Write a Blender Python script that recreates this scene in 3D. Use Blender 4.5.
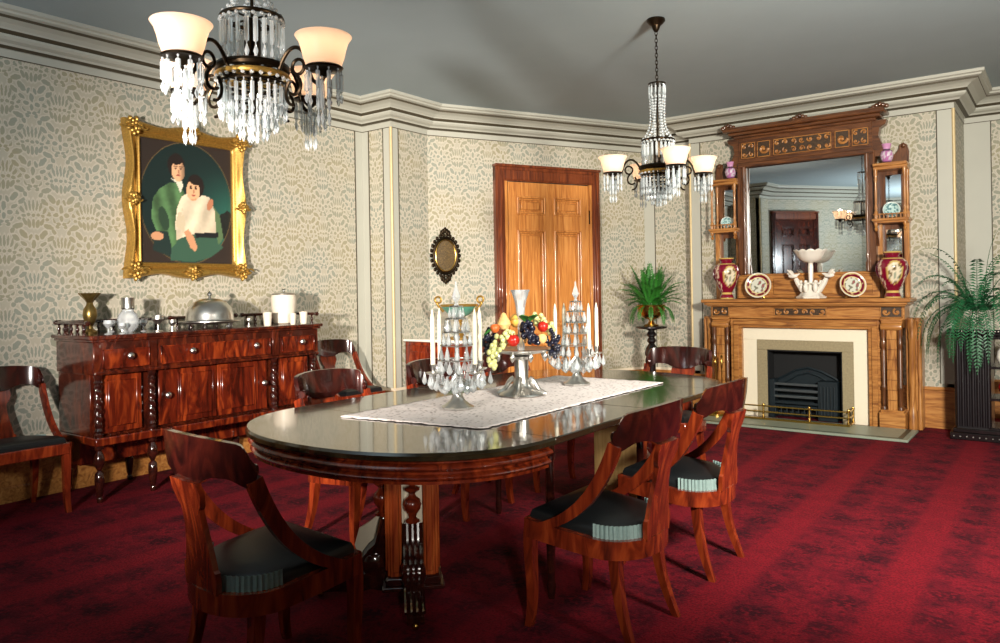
import bpy, bmesh, math, random
from math import sin, cos, pi, radians, sqrt, exp, hypot
from mathutils import Matrix, Vector, noise

for o in list(bpy.data.objects): bpy.data.objects.remove(o)
S = bpy.context.scene
COL = S.collection
random.seed(7)

# ------------------------------------------------------------------ camera, world, photographer's flashes, added bounce fill, exposure
# room frame: +y runs along the sideboard wall towards the fireplace wall, +x towards the right; camera at the origin
HCAM = 1.30
cd = bpy.data.cameras.new('camera'); cam = bpy.data.objects.new('camera', cd); COL.objects.link(cam)
cam.matrix_world = (Matrix.Translation((0, 0, HCAM)) @ Matrix.Rotation(math.atan2(.6, .8), 4, 'Z')
                    @ Matrix.Rotation(pi/2, 4, 'X') @ Matrix.Rotation(-.0165, 4, 'Z'))
cd.sensor_width = 36; cd.lens = 36*.755; cd.shift_y = -.0315; cd.clip_start = .02
S.camera = cam
w = bpy.data.worlds.new('world'); S.world = w; w.use_nodes = True
w.node_tree.nodes['Background'].inputs[0].default_value = (.5, .6, .7, 1)
w.node_tree.nodes['Background'].inputs[1].default_value = .05

def spot(name, loc, target, energy, size, blend, rad, col=(1, .95, .88)):
    l = bpy.data.lights.new(name, 'SPOT'); l.energy = energy; l.spot_size = radians(size); l.spot_blend = blend
    l.shadow_soft_size = rad; l.color = col
    o = bpy.data.objects.new(name, l); COL.objects.link(o); o.location = loc
    o.rotation_euler = (Vector(target)-Vector(loc)).to_track_quat('-Z', 'Y').to_euler()
    return o
spot('flash_by_sideboard', (-1.6, -.9, 1.45), (-5.0, 4.95, 1.35), 2000, 54, 1.0, .10, (1, .89, .79))
spot('bounce_fill', (-1.6, -.95, 1.6), (-3.4, -.5, 3.0), 400, 150, 1.0, .12, (.9, .96, 1))  # added spot standing in for flash spill, brightens ceiling and rear walls
spot('flash_by_window_wall', (1.0, 1.85, 2.15), (-2.5, 7.3, 1.4), 1560, 108, 1.0, .26, (1, .94, .84))
spot('flash_on_camera', (.3, .2, 1.2), (-1.95, 2.7, .45), 150, 30, 1.0, .06, (1, .94, .86))

S.view_settings.view_transform = 'Standard'; S.view_settings.look = 'None'
S.view_settings.gamma = 1; S.view_settings.use_curve_mapping = False
S.view_settings.exposure = 0.38

# ------------------------------------------------------------------ helpers
def lin(c):
    return tuple(((x/255)/12.92 if x/255 <= .04045 else ((x/255+.055)/1.055)**2.4) for x in c)

class MB:
    """collects shapes and links them as ONE mesh object"""
    def __init__(s): s.v = []; s.f = []; s.mi = []; s.c = []
    def add(s, vs, fs, mi=0, M=None, cols=None):
        b = len(s.v)
        for p in vs: s.v.append(tuple(M @ Vector(p)) if M is not None else tuple(p))
        s.c += list(cols) if cols else [(1, 1, 1)]*len(vs)
        for f in fs: s.f.append(tuple(b+i for i in f)); s.mi.append(mi)
        return s
    def box(s, lo, hi, ch=.003, mi=0, M=None):
        c = [(lo[i]+hi[i])/2 for i in range(3)]; h = [abs(hi[i]-lo[i])/2 for i in range(3)]
        ch = min(ch, min(h)*.45)
        vs = []; idx = {}
        for sx in (-1, 1):
            for sy in (-1, 1):
                for sz in (-1, 1):
                    for a in range(3):
                        sg = (sx, sy, sz)
                        idx[(sg, a)] = len(vs)
                        vs.append(tuple(c[i]+sg[i]*(h[i]-(0 if i == a else ch)) for i in range(3)))
        fs = []
        for a in range(3):
            b, d = (a+1) % 3, (a+2) % 3
            for sg in (-1, 1):
                q = []
                for p, r in ((-1, -1), (1, -1), (1, 1), (-1, 1)):
                    t = [0, 0, 0]; t[a] = sg; t[b] = p; t[d] = r; q.append(idx[(tuple(t), a)])
                fs.append(q)
            for p in (-1, 1):
                for r in (-1, 1):
                    t0 = [0, 0, 0]; t0[b] = p; t0[d] = r
                    t0[a] = -1; A = tuple(t0); t0[a] = 1; B = tuple(t0)
                    fs.append([idx[(A, b)], idx[(B, b)], idx[(B, d)], idx[(A, d)]])
        for sx in (-1, 1):
            for sy in (-1, 1):
                for sz in (-1, 1):
                    fs.append([idx[((sx, sy, sz), a)] for a in range(3)])
        return s.add(vs, fs, mi, M)
    def lathe(s, prof, n=24, c=(0, 0, 0), mi=0, M=None, colf=None, squash=1.0, twist=None):
        vs = []; cols = []; fs = []
        for j, (r, z) in enumerate(prof):
            for i in range(n):
                a = 2*pi*i/n; rr = r
                if twist: rr = r*twist(a, z)
                vs.append((c[0]+rr*cos(a), c[1]+rr*sin(a)*squash, c[2]+z))
                cols.append(colf(a, z) if colf else (1, 1, 1))
        for j in range(len(prof)-1):
            for i in range(n):
                k = (i+1) % n
                fs.append((j*n+i, j*n+k, (j+1)*n+k, (j+1)*n+i))
        if prof[0][0] > 1e-5: fs.append(tuple(range(n))[::-1])
        if prof[-1][0] > 1e-5: fs.append(tuple((len(prof)-1)*n+i for i in range(n)))
        return s.add(vs, fs, mi, M, cols)
    def tube(s, pts, r, n=8, mi=0, M=None, closed=False):
        P = [Vector(p) for p in pts]; m = len(P)
        R = r if isinstance(r, (list, tuple)) else [r]*m
        vs = []; up = None
        for i in range(m):
            if closed: t = (P[(i+1) % m]-P[i-1])
            else: t = P[min(i+1, m-1)]-P[max(i-1, 0)]
            t.normalize()
            if up is None:
                up = Vector((0, 0, 1)) if abs(t.z) < .9 else Vector((1, 0, 0))
            x = t.cross(up); x.normalize(); up = x.cross(t); up.normalize()
            for k in range(n):
                a = 2*pi*k/n; vs.append(P[i]+x*(R[i]*cos(a))+up*(R[i]*sin(a)))
        fs = []
        for i in range(m if closed else m-1):
            j = (i+1) % m
            for k in range(n):
                l = (k+1) % n; fs.append((i*n+k, i*n+l, j*n+l, j*n+k))
        if not closed: fs += [tuple(range(n))[::-1], tuple((m-1)*n+k for k in range(n))]
        return s.add(vs, fs, mi, M)
    def prism(s, poly, z0, z1, mi=0, M=None):
        n = len(poly)
        vs = [(x, y, z0) for x, y in poly]+[(x, y, z1) for x, y in poly]
        fs = [tuple(range(n))[::-1], tuple(range(n, 2*n))]+[(i, (i+1) % n, n+(i+1) % n, n+i) for i in range(n)]
        return s.add(vs, fs, mi, M)
    def ribbon(s, secs, mi=0, M=None, closed=False):
        """secs: list of closed cross-sections (equal counts of 3-D points)"""
        n = len(secs[0]); vs = [p for q in secs for p in q]; fs = []; m = len(secs)
        for i in range(m if closed else m-1):
            j = (i+1) % m
            for k in range(n):
                l = (k+1) % n; fs.append((i*n+k, i*n+l, j*n+l, j*n+k))
        if not closed: fs += [tuple(range(n))[::-1], tuple((m-1)*n+k for k in range(n))]
        return s.add(vs, fs, mi, M)
    def strip(s, rows, mi=0, M=None):
        """open grid of points"""
        n = len(rows[0]); vs = [p for q in rows for p in q]
        fs = [(i*n+k, i*n+k+1, (i+1)*n+k+1, (i+1)*n+k) for i in range(len(rows)-1) for k in range(n-1)]
        return s.add(vs, fs, mi, M)
    def ell(s, c, r, n=12, m=8, mi=0, M=None, colf=None):
        if not isinstance(r, (tuple, list)): r = (r, r, r)
        vs = [(c[0], c[1], c[2]-r[2])]
        for j in range(1, m):
            t = -pi/2+pi*j/m
            for i in range(n):
                a = 2*pi*i/n
                vs.append((c[0]+r[0]*cos(t)*cos(a), c[1]+r[1]*cos(t)*sin(a), c[2]+r[2]*sin(t)))
        vs.append((c[0], c[1], c[2]+r[2])); L = len(vs)-1; fs = []
        for i in range(n):
            k = (i+1) % n
            fs.append((0, 1+k, 1+i)); fs.append((L, L-n+i, L-n+k))
            for j in range(m-2):
                a = 1+j*n; fs.append((a+i, a+k, a+n+k, a+n+i))
        return s.add(vs, fs, mi, M)
    def build(s, name, mats, parent=None, M=None, sharp=38, color=False):
        me = bpy.data.meshes.new(name); me.from_pydata(s.v, [], s.f)
        for m in (mats if isinstance(mats, (list, tuple)) else [mats]): me.materials.append(m)
        me.polygons.foreach_set('material_index', s.mi)
        bm = bmesh.new(); bm.from_mesh(me); bmesh.ops.recalc_face_normals(bm, faces=bm.faces); bm.to_mesh(me); bm.free()
        me.polygons.foreach_set('use_smooth', [True]*len(me.polygons))
        me.set_sharp_from_angle(angle=radians(sharp))
        if color:
            at = me.color_attributes.new('Col', 'FLOAT_COLOR', 'POINT')
            at.data.foreach_set('color', [x for c in s.c for x in (*c, 1)])
        o = bpy.data.objects.new(name, me); COL.objects.link(o)
        if parent is not None: o.parent = parent
        if M is not None: o.matrix_basis = M
        return o

def thing(name, label, cat, loc=(0, 0, 0), rz=0, group=None):
    o = bpy.data.objects.new(name, None); COL.objects.link(o); o.empty_display_size = .1
    o.location = loc; o.rotation_euler = (0, 0, rz)
    return tag(o, label, cat, group)
def tag(o, label, cat, group=None, kind=None):
    o['label'] = label; o['category'] = cat
    if group: o['group'] = group
    if kind: o['kind'] = kind
    return o
def struct(o): o['kind'] = 'structure'; return o
def copyob(o, parent=None):
    c = o.copy(); COL.objects.link(c)
    if parent is not None: c.parent = parent
    return c
def dup(root, loc, rz, label, group=None):
    r = copyob(root); r.location = loc; r.rotation_euler = (0, 0, rz); r['label'] = label
    if group: r['group'] = group
    for ch in list(root.children):
        c = copyob(ch, r)
        for g in list(ch.children): copyob(g, c)
    return r
def T(x=0, y=0, z=0): return Matrix.Translation((x, y, z))
def RZ(a): return Matrix.Rotation(a, 4, 'Z')
def RX(a): return Matrix.Rotation(a, 4, 'X')
def RY(a): return Matrix.Rotation(a, 4, 'Y')
def bez(p0, p1, p2, p3, n=12):
    out = []
    for i in range(n+1):
        t = i/n; u = 1-t
        out.append(tuple(u**3*a+3*u*u*t*b+3*u*t*t*c+t**3*d for a, b, c, d in zip(p0, p1, p2, p3)))
    return out
def sstep(a, b, x):
    t = max(0, min(1, (x-a)/(b-a))); return t*t*(3-2*t)

# ------------------------------------------------------------------ materials
def newmat(name):
    m = bpy.data.materials.new(name); m.use_nodes = True; nt = m.node_tree
    b = nt.nodes['Principled BSDF']; return m, nt, b
def setp(b, rough=.5, metal=0, coat=0, spec=.5, trans=0, ior=1.5, coat_rough=.05):
    b.inputs['Roughness'].default_value = rough; b.inputs['Metallic'].default_value = metal
    b.inputs['Coat Weight'].default_value = coat; b.inputs['Coat Roughness'].default_value = coat_rough
    b.inputs['Specular IOR Level'].default_value = spec
    b.inputs['Transmission Weight'].default_value = trans; b.inputs['IOR'].default_value = ior
def plain(name, c, rough=.5, metal=0, vary=.12, scale=30, **k):
    """a colour broken up by a little noise"""
    m, nt, b = newmat(name); setp(b, rough, metal, **k)
    tc = nt.nodes.new('ShaderNodeTexCoord'); nz = nt.nodes.new('ShaderNodeTexNoise'); nz.inputs['Scale'].default_value = scale
    nt.links.new(tc.outputs['Object'], nz.inputs['Vector'])
    mx = nt.nodes.new('ShaderNodeMix'); mx.data_type = 'RGBA'
    c = lin(c); mx.inputs[6].default_value = (*[x*(1-vary) for x in c], 1); mx.inputs[7].default_value = (*[min(1, x*(1+vary)) for x in c], 1)
    nt.links.new(nz.outputs['Fac'], mx.inputs[0]); nt.links.new(mx.outputs[2], b.inputs['Base Color'])
    return m
def wood(name, dark, mid, light, rough=.3, scale=(12, 12, 1.5), dist=2.0, coat=.3, spec=.5):
    m, nt, b = newmat(name); setp(b, rough, coat=coat, spec=spec)
    tc = nt.nodes.new('ShaderNodeTexCoord'); mp = nt.nodes.new('ShaderNodeMapping'); mp.inputs['Scale'].default_value = scale
    nz = nt.nodes.new('ShaderNodeTexNoise'); nz.inputs['Scale'].default_value = 1.6; nz.inputs['Detail'].default_value = 5; nz.inputs['Distortion'].default_value = dist
    rp = nt.nodes.new('ShaderNodeValToRGB'); e = rp.color_ramp.elements
    e[0].position = .3; e[0].color = (*lin(dark), 1); e[1].position = .72; e[1].color = (*lin(light), 1)
    x = e.new(.5); x.color = (*lin(mid), 1)
    L = nt.links.new; L(tc.outputs['Object'], mp.inputs['Vector']); L(mp.outputs['Vector'], nz.inputs['Vector'])
    L(nz.outputs['Fac'], rp.inputs['Fac']); L(rp.outputs['Color'], b.inputs['Base Color'])
    return m
def vcol(name, rough=.3, metal=0, coat=0):
    m, nt, b = newmat(name); setp(b, rough, metal, coat=coat)
    a = nt.nodes.new('ShaderNodeVertexColor'); a.layer_name = 'Col'; nt.links.new(a.outputs['Color'], b.inputs['Base Color'])
    return m

class X:
    """tiny expression wrapper over Math nodes"""
    def __init__(s, nt, v): s.nt = nt; s.v = v
    def op(s, o, *a):
        n = s.nt.nodes.new('ShaderNodeMath'); n.operation = o
        for i, q in enumerate((s,)+a):
            v = q.v if isinstance(q, X) else q
            if isinstance(v, (int, float)): n.inputs[i].default_value = v
            else: s.nt.links.new(v, n.inputs[i])
        return X(s.nt, n.outputs[0])
    def __add__(s, o): return s.op('ADD', o)
    def __sub__(s, o): return s.op('SUBTRACT', o)
    def __mul__(s, o): return s.op('MULTIPLY', o)
    def __truediv__(s, o): return s.op('DIVIDE', o)
    def abs(s): return s.op('ABSOLUTE')
    def round(s): return s.op('ROUND')
    def min(s, o): return s.op('MINIMUM', o)
    def max(s, o): return s.op('MAXIMUM', o)
    def sm(s, a, b):
        n = s.nt.nodes.new('ShaderNodeMapRange'); n.interpolation_type = 'SMOOTHSTEP'
        s.nt.links.new(s.v, n.inputs[0]); n.inputs[1].default_value = a; n.inputs[2].default_value = b
        return X(s.nt, n.outputs[0])
def mixc(nt, f, a, b):
    mx = nt.nodes.new('ShaderNodeMix'); mx.data_type = 'RGBA'
    if isinstance(f, X): nt.links.new(f.v, mx.inputs[0])
    else: mx.inputs[0].default_value = f
    for i, q in ((6, a), (7, b)):
        if isinstance(q, tuple): mx.inputs[i].default_value = (*q, 1)
        else: nt.links.new(q, mx.inputs[i])
    return mx.outputs[2]
def noise_x(nt, vec, scale, detail=2):
    n = nt.nodes.new('ShaderNodeTexNoise'); n.inputs['Scale'].default_value = scale; n.inputs['Detail'].default_value = detail
    nt.links.new(vec, n.inputs['Vector']); return X(nt, n.outputs['Fac'])

def wallpaper():
    m, nt, b = newmat('damask_wallpaper'); setp(b, .55, spec=.35)
    uv = nt.nodes.new('ShaderNodeUVMap'); sp = nt.nodes.new('ShaderNodeSeparateXYZ'); nt.links.new(uv.outputs[0], sp.inputs[0])
    wob = noise_x(nt, uv.outputs[0], 42, 2)-.5; wob2 = noise_x(nt, uv.outputs[0], 47, 2)-.5
    u = X(nt, sp.outputs[0])+wob*.016; v = X(nt, sp.outputs[1])+wob2*.016
    P, Q = .345, .48
    def cell(u, v):
        du = u/P; dv = v/Q
        return (du-du.round())*P, (dv-dv.round())*Q
    a1, b1 = cell(u, v); a2, b2 = cell(u+P/2, v+Q/2)
    d1 = a1*a1+b1*b1*.5; d2 = a2*a2+b2*b2*.5
    sel = d1.op('LESS_THAN', d2)
    a = a2+(a1-a2)*sel; bb = b2+(b1-b2)*sel; a = a.abs()
    E = [(0, .03, .011, .032, 0), (.026, .031, .012, .030, -.15), (.052, .042, .012, .027, -.4), (.092, .012, .034, .018, -.35), (.060, -.040, .036, .019, .95), (.020, -.060, .011, .022, .3), (0, -.105, .014, .030, 0),
         (0, .085, .013, .012, 0), (.030, .088, .013, .012, 0), (.058, .080, .013, .011, 0), (.084, .060, .014, .011, 0),
         (0, .15, .008, .040, 0), (.022, .15, .008, .038, -.1), (.045, .142, .009, .034, -.25), (.070, .122, .011, .030, -.5), (.102, .098, .024, .013, .5),
         (.132, .060, .015, .022, 0), (.148, .018, .014, .015, 0), (.125, -.020, .014, .019, .4), (.104, -.066, .028, .016, .8), (.142, -.062, .010, .016, 0),
         (.060, -.104, .022, .013, .6), (.034, -.145, .018, .016, 0), (0, -.168, .012, .022, 0), (.078, -.138, .013, .012, 0), (.02, -.205, .018, .012, 0)]
    dmin = None
    for cx, cy, rx, ry, t in E:
        ex = a-cx; ey = bb-cy; c_, s_ = cos(t), sin(t)
        rx *= .9; ry *= .9
        if t: p = (ex*c_+ey*s_)/rx; q = (ey*c_-ex*s_)/ry
        else: p = ex/rx; q = ey/ry
        d = (p*p+q*q)
        dmin = d if dmin is None else dmin.min(d)
    inside = dmin.sm(1.45, .85)
    halo = dmin.sm(3.0, 1.5)
    big = noise_x(nt, uv.outputs[0], 1.7, 2)
    ground = mixc(nt, halo*.6, lin((172, 166, 149)), lin((200, 191, 174)))
    fig = mixc(nt, big.sm(.4, .62), lin((118, 128, 116)), lin((136, 130, 98)))
    colr = mixc(nt, inside*.76, ground, fig)
    nt.links.new(colr, b.inputs['Base Color'])
    rg = inside*.2+.42; nt.links.new(rg.v, b.inputs['Roughness'])
    return m

def carpet():
    m, nt, b = newmat('crimson_carpet'); setp(b, .95, spec=.15)
    tc = nt.nodes.new('ShaderNodeTexCoord'); ob = tc.outputs['Object']
    sp = nt.nodes.new('ShaderNodeSeparateXYZ'); nt.links.new(ob, sp.inputs[0])
    x = X(nt, sp.outputs[0]); y = X(nt, sp.outputs[1])
    n1 = noise_x(nt, ob, 9, 3); n2 = noise_x(nt, ob, 22, 4); n3 = noise_x(nt, ob, 95, 4); n4 = noise_x(nt, ob, 3.2, 2)
    W = .62
    xx = (x+1.2)/W; dx = (xx-xx.round())*W          # seams / plain stripes every W
    stripe = (dx.abs()+(n1-.5)*.05).sm(.10, .055)
    # rows of dark sprays on either side of each stripe and a medallion between
    yy = y/.30; dy = (yy-yy.round())*.30
    spray = (((dx.abs()-.17)/.075).op('POWER', 2)+((dy+(n2-.5)*.12)/.075).op('POWER', 2)).sm(1.3, .3)
    y2 = y/.30+.5; dy2 = (y2-y2.round())*.30
    med = (((dx.abs()-.31)/.10).op('POWER', 2)+(dy2/.10).op('POWER', 2)).sm(1.2, .5)
    darkn = n2.sm(.47, .62)
    n5 = noise_x(nt, ob, 42, 3)
    c = mixc(nt, n1.sm(.35, .65), lin((86, 11, 26)), lin((116, 16, 31)))
    c = mixc(nt, med*.55*n5.sm(.3, .6), c, lin((132, 21, 34)))
    c = mixc(nt, (spray*n5.sm(.36, .55)*.9).max(darkn*n5.sm(.35, .6)*.75), c, lin((40, 6, 18)))
    c = mixc(nt, stripe*.55, c, lin((134, 18, 31)))
    c = mixc(nt, n3.sm(.42, .62)*.5, c, lin((40, 6, 16)))
    c = mixc(nt, n4.sm(.35, .7)*.2, c, lin((124, 16, 33)))
    nt.links.new(c, b.inputs['Base Color'])
    bp = nt.nodes.new('ShaderNodeBump'); bp.inputs['Strength'].default_value = .5; bp.inputs['Distance'].default_value = .01
    nt.links.new(n3.v, bp.inputs['Height']); nt.links.new(bp.outputs[0], b.inputs['Normal'])
    return m

def crystal():
    m, nt, b = newmat('cut_crystal'); b.inputs['Base Color'].default_value = (.86, .89, .90, 1); setp(b, .04, spec=.9)
    tr = nt.nodes.new('ShaderNodeBsdfTransparent'); tr.inputs[0].default_value = (.93, .97, .98, 1)
    gl = nt.nodes.new('ShaderNodeBsdfGlossy'); gl.inputs['Roughness'].default_value = .05
    fr = nt.nodes.new('ShaderNodeFresnel'); fr.inputs['IOR'].default_value = 1.6
    ms = nt.nodes.new('ShaderNodeMixShader'); ms2 = nt.nodes.new('ShaderNodeMixShader'); ms2.inputs[0].default_value = .30
    L = nt.links.new
    L(fr.outputs[0], ms.inputs[0]); L(tr.outputs[0], ms.inputs[1]); L(gl.outputs[0], ms.inputs[2])
    L(ms.outputs[0], ms2.inputs[1]); L(b.outputs[0], ms2.inputs[2])
    L(ms2.outputs[0], nt.nodes['Material Output'].inputs['Surface'])
    return m
def lamp_glass(name, c, strength):
    m, nt, b = newmat(name); b.inputs['Base Color'].default_value = (*lin((238, 220, 206)), 1); setp(b, .35)
    tl = nt.nodes.new('ShaderNodeBsdfTranslucent'); tl.inputs[0].default_value = (.82, .70, .60, 1)
    ms = nt.nodes.new('ShaderNodeMixShader'); ms.inputs[0].default_value = .6
    L = nt.links.new; L(b.outputs[0], ms.inputs[1]); L(tl.outputs[0], ms.inputs[2]); L(ms.outputs[0], nt.nodes['Material Output'].inputs['Surface'])
    b.inputs['Emission Color'].default_value = (*lin(c), 1); b.inputs['Emission Strength'].default_value = strength
    return m

PAPER = wallpaper(); CARPET = carpet(); CRYSTAL = crystal()
PLASTER = plain('ceiling_plaster', (150, 164, 168), .9, vary=.05, scale=3)
TRIM = plain('grey_green_paint', (172, 172, 160), .45, vary=.05, scale=4)
GROOVE = plain('dark_groove', (70, 62, 46), .6)  # dark lines in the cornice steps and along band edges
GILT = plain('gilt_bead', (196, 176, 132), .45, .15)
CREAM = plain('cream_paint', (214, 202, 178), .5, vary=.05)
OAK = wood('golden_oak', (120, 72, 34), (168, 112, 56), (192, 138, 76), .35, (14, 14, 1.6))
OAKH = wood('golden_oak_long_grain', (120, 72, 34), (168, 112, 56), (192, 138, 76), .35, (1.6, 14, 14))
OAKD = wood('brown_oak', (58, 32, 18), (92, 54, 28), (120, 74, 40), .35, (1.6, 14, 14))
OAKDV = wood('brown_oak_upright', (58, 32, 18), (92, 54, 28), (120, 74, 40), .35, (14, 14, 1.6))
CARVED = wood('carving_ground_shade', (40, 26, 14), (60, 42, 24), (84, 60, 34), .5, (40, 40, 40), 1.5, 0)  # darkened ground behind the carving, recess shade put into the oak colour
DOORW = wood('amber_door_wood', (154, 92, 42), (188, 122, 60), (208, 146, 80), .28, (18, 18, 1.2), 1.5, .5)
DOORR = wood('red_brown_casing', (70, 28, 13), (104, 48, 21), (132, 66, 30), .35, (18, 18, 1.2), 1.5)
CREST = wood('dark_crotch_veneer', (24, 8, 7), (44, 14, 11), (66, 22, 15), .16, (7, 7, 3), 2, .6)
MAHOG = wood('mahogany', (66, 20, 10), (112, 38, 17), (150, 62, 27), .22, (9, 9, 2), 2, .5)
FLAME = wood('flame_mahogany', (40, 10, 5), (86, 26, 11), (150, 62, 24), .2, (5, 5, 1.3), 2.6, .6)
CASEW = wood('dark_mahogany_case', (34, 10, 6), (62, 20, 10), (96, 38, 17), .2, (6, 5, 2), 2.4, .6)
DKWOOD = wood('dark_polished_wood', (26, 10, 8), (44, 16, 11), (64, 24, 14), .15, (3, 14, 14), 2, .8)
TOPW = wood('tabletop_veneer', (32, 27, 17), (42, 35, 22), (54, 44, 28), .12, (22, 1.2, 10), 1.2, .55, .6)
BLACKW = wood('ebonised_wood', (10, 8, 9), (18, 13, 14), (30, 20, 22), .25, (9, 9, 2), 1.5, .4)
LEATHER = plain('black_leather', (9, 12, 14), .45, vary=.3, scale=60)
TEAL = plain('pleated_teal_silk', (122, 144, 140), .5, vary=.2, scale=80)
BRASS = plain('brass', (196, 160, 84), .25, 1)
BRONZE = plain('dark_bronze', (46, 36, 24), .35, .9, vary=.3)
SILVER = plain('silver', (206, 205, 200), .28, 1, vary=.1)
IRON = plain('cast_iron', (22, 34, 40), .5, .3, vary=.4)
STEEL = plain('steel_bar', (120, 132, 136), .3, .8)
GOLD = plain('gilded_gesso', (176, 138, 66), .38, .7, vary=.5, scale=70)
TILE = plain('ivory_tile', (236, 228, 204), .25, vary=.03)
STONE = plain('mottled_stone', (150, 138, 108), .45, vary=.35, scale=60)
HEARTH = plain('grey_green_slate', (136, 146, 130), .4, vary=.18, scale=25)
SOOT = plain('sooty_iron', (10, 12, 14), .8)
WAX = plain('white_wax', (240, 232, 208), .5, vary=.02, spec=.4)
CHINA = plain('white_china', (232, 226, 214), .18, vary=.06, coat=.5)
def lace():
    m, nt, b = newmat('white_lace'); setp(b, .9, spec=.2)
    tc = nt.nodes.new('ShaderNodeTexCoord'); vo = nt.nodes.new('ShaderNodeTexVoronoi'); vo.inputs['Scale'].default_value = 48
    nt.links.new(tc.outputs['Object'], vo.inputs['Vector'])
    n = noise_x(nt, tc.outputs['Object'], 20, 2)
    f = (X(nt, vo.outputs['Distance']).sm(.42, .2))*n.sm(.38, .52)
    nt.links.new(mixc(nt, f*.75, lin((228, 220, 216)), lin((132, 118, 112))), b.inputs['Base Color'])
    return m
LACE = lace()
FROST = plain('frosted_glass', (216, 206, 188), .4, vary=.05)
LEAF = plain('fern_leaf', (42, 108, 34), .5, vary=.5, scale=14)
LEAFD = plain('dark_fern_leaf', (24, 92, 52), .5, vary=.55, scale=14)
SHADE = lamp_glass('glowing_shade_glass', (255, 222, 190), .3)
SHADE2 = lamp_glass('bright_shade_glass', (255, 238, 212), .95)
BULB = lamp_glass('lit_mantle', (255, 232, 180), 5)
PAINTED = vcol('painted_porcelain', .15, coat=.6)
CANVAS = vcol('oil_canvas', .5)
m_, nt_, b_ = newmat('mirror_silvering'); b_.inputs['Base Color'].default_value = (.82, .86, .86, 1); setp(b_, .015, 1); MIRROR = m_
m_, nt_, b_ = newmat('clear_glass'); b_.inputs['Base Color'].default_value = (.95, .98, .97, 1); setp(b_, .02, trans=1, ior=1.3); GLASS = m_

# ------------------------------------------------------------------ room shell
HC = 3.10
P = dict(a=(-5.41, .46), b=(-5.41, 5.04), c=(-5.025, 5.04), d=(-5.025, 5.54), e=(-3.845, 7.90), f=(-3.227, 7.90), g=(-3.227, 7.75), h=(-.778, 7.75),
         i=(-.778, 8.60), j=(1.41, 8.60), k=(1.41, -2.40), l=(-3.845, -2.40), m=(-5.025, -.04), n=(-5.025, .46))
LOOP = list('abcdefghijklmn')
WN = dict(a='left', b='pier_front', c='pier_side', d='door', e='corner', f='chimney_side', g='fireplace', h='chimney_return', i='alcove', j='right', k='rear',
          l='rear_door', m='rear_pier_side', n='rear_pier_front')
def wall(k):
    p = P[k]; q = P[LOOP[(LOOP.index(k)+1) % len(LOOP)]]
    L = hypot(q[0]-p[0], q[1]-p[1]); dx, dy = (q[0]-p[0])/L, (q[1]-p[1])/L; nx, ny = -dy, dx       # outward
    t = .08; n = max(1, int(L/.5)); me = MB()
    vs = [(p[0], p[1], 0), (q[0], q[1], 0), (q[0], q[1], HC), (p[0], p[1], HC)]
    vs += [(x+nx*t, y+ny*t, z) for x, y, z in vs]
    fs = [(0, 1, 2, 3), (7, 6, 5, 4), (0, 4, 5, 1), (1, 5, 6, 2), (2, 6, 7, 3), (3, 7, 4, 0)]
    me.add(vs, fs)
    o = me.build('wall_'+WN[k], [PAPER]); struct(o)
    uvl = o.data.uv_layers.new(name='UVMap')
    off = {'a': -.46-(2.302-.46) + .46, 'd': -.15}.get(k, 0)
    offz = {'a': .004, 'd': -.3, 'g': .15}.get(k, .1)
    for lp in o.data.loops:
        v = o.data.vertices[lp.vertex_index].co
        s = (v.x-p[0])*dx+(v.y-p[1])*dy
        uvl.data[lp.index].uv = (s+off, v.z-2.0+offz)
for k in LOOP: wall(k)
struct(MB().box((-5.6, -2.6, -.06), (1.6, 8.8, 0), .001).build('floor', [CARPET]))
struct(MB().box((-5.6, -2.6, HC), (1.6, 8.8, HC+.06), .001).build('ceiling', [PLASTER]))

def run(keys, prof, name, mats, closed=False):
    """sweep a (projection, z, material) profile along the plan with mitred corners, interior on the right hand"""
    pts = [P[k] for k in keys]; n = len(pts); me = MB(); rows = []
    def nrm(a, b):
        L = hypot(b[0]-a[0], b[1]-a[1]); return ((b[1]-a[1])/L, -(b[0]-a[0])/L)
    for i in range(n):
        nn = []
        if closed or i > 0: nn.append(nrm(pts[i-1], pts[i]))
        if closed or i < n-1: nn.append(nrm(pts[i], pts[(i+1) % n]))
        if len(nn) == 2:
            mx, my = nn[0][0]+nn[1][0], nn[0][1]+nn[1][1]; q = 2/(mx*mx+my*my); mx *= q; my *= q
        else: mx, my = nn[0]
        rows.append([(pts[i][0]+mx*p, pts[i][1]+my*p, z) for p, z, _ in prof])
    m = len(prof); vs = [v for r in rows for v in r]
    for i in range(n if closed else n-1):
        j = (i+1) % n
        for k in range(m-1):
            me.add([rows[i][k], rows[j][k], rows[j][k+1], rows[i][k+1]], [(0, 1, 2, 3)], prof[k][2])
    o = me.build(name, mats); struct(o); return o
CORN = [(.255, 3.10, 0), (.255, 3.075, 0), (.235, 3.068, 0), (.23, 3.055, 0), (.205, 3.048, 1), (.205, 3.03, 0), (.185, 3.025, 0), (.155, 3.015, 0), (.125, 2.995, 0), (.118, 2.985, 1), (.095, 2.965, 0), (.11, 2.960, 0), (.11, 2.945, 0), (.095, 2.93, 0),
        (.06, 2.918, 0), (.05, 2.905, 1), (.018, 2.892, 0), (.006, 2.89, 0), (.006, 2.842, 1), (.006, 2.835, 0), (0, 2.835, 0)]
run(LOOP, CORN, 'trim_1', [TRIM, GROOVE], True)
BASE = [(0, .40, 1), (.012, .40, 1), (.012, .375, 0), (.028, .372, 0), (.028, .345, 0), (.018, .335, 0), (.018, .10, 0), (.026, .09, 0), (.026, 0, 0)]
run(list('abcde'), BASE, 'baseboard_left', [OAKH, CREAM])
run(list('ef'), BASE, 'baseboard_corner', [OAKH, CREAM])
BASE2 = [(0, .37, 0), (.03, .37, 0), (.03, .345, 0), (.018, .335, 0), (.018, .10, 0), (.026, .09, 0), (.026, 0, 0)]
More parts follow.
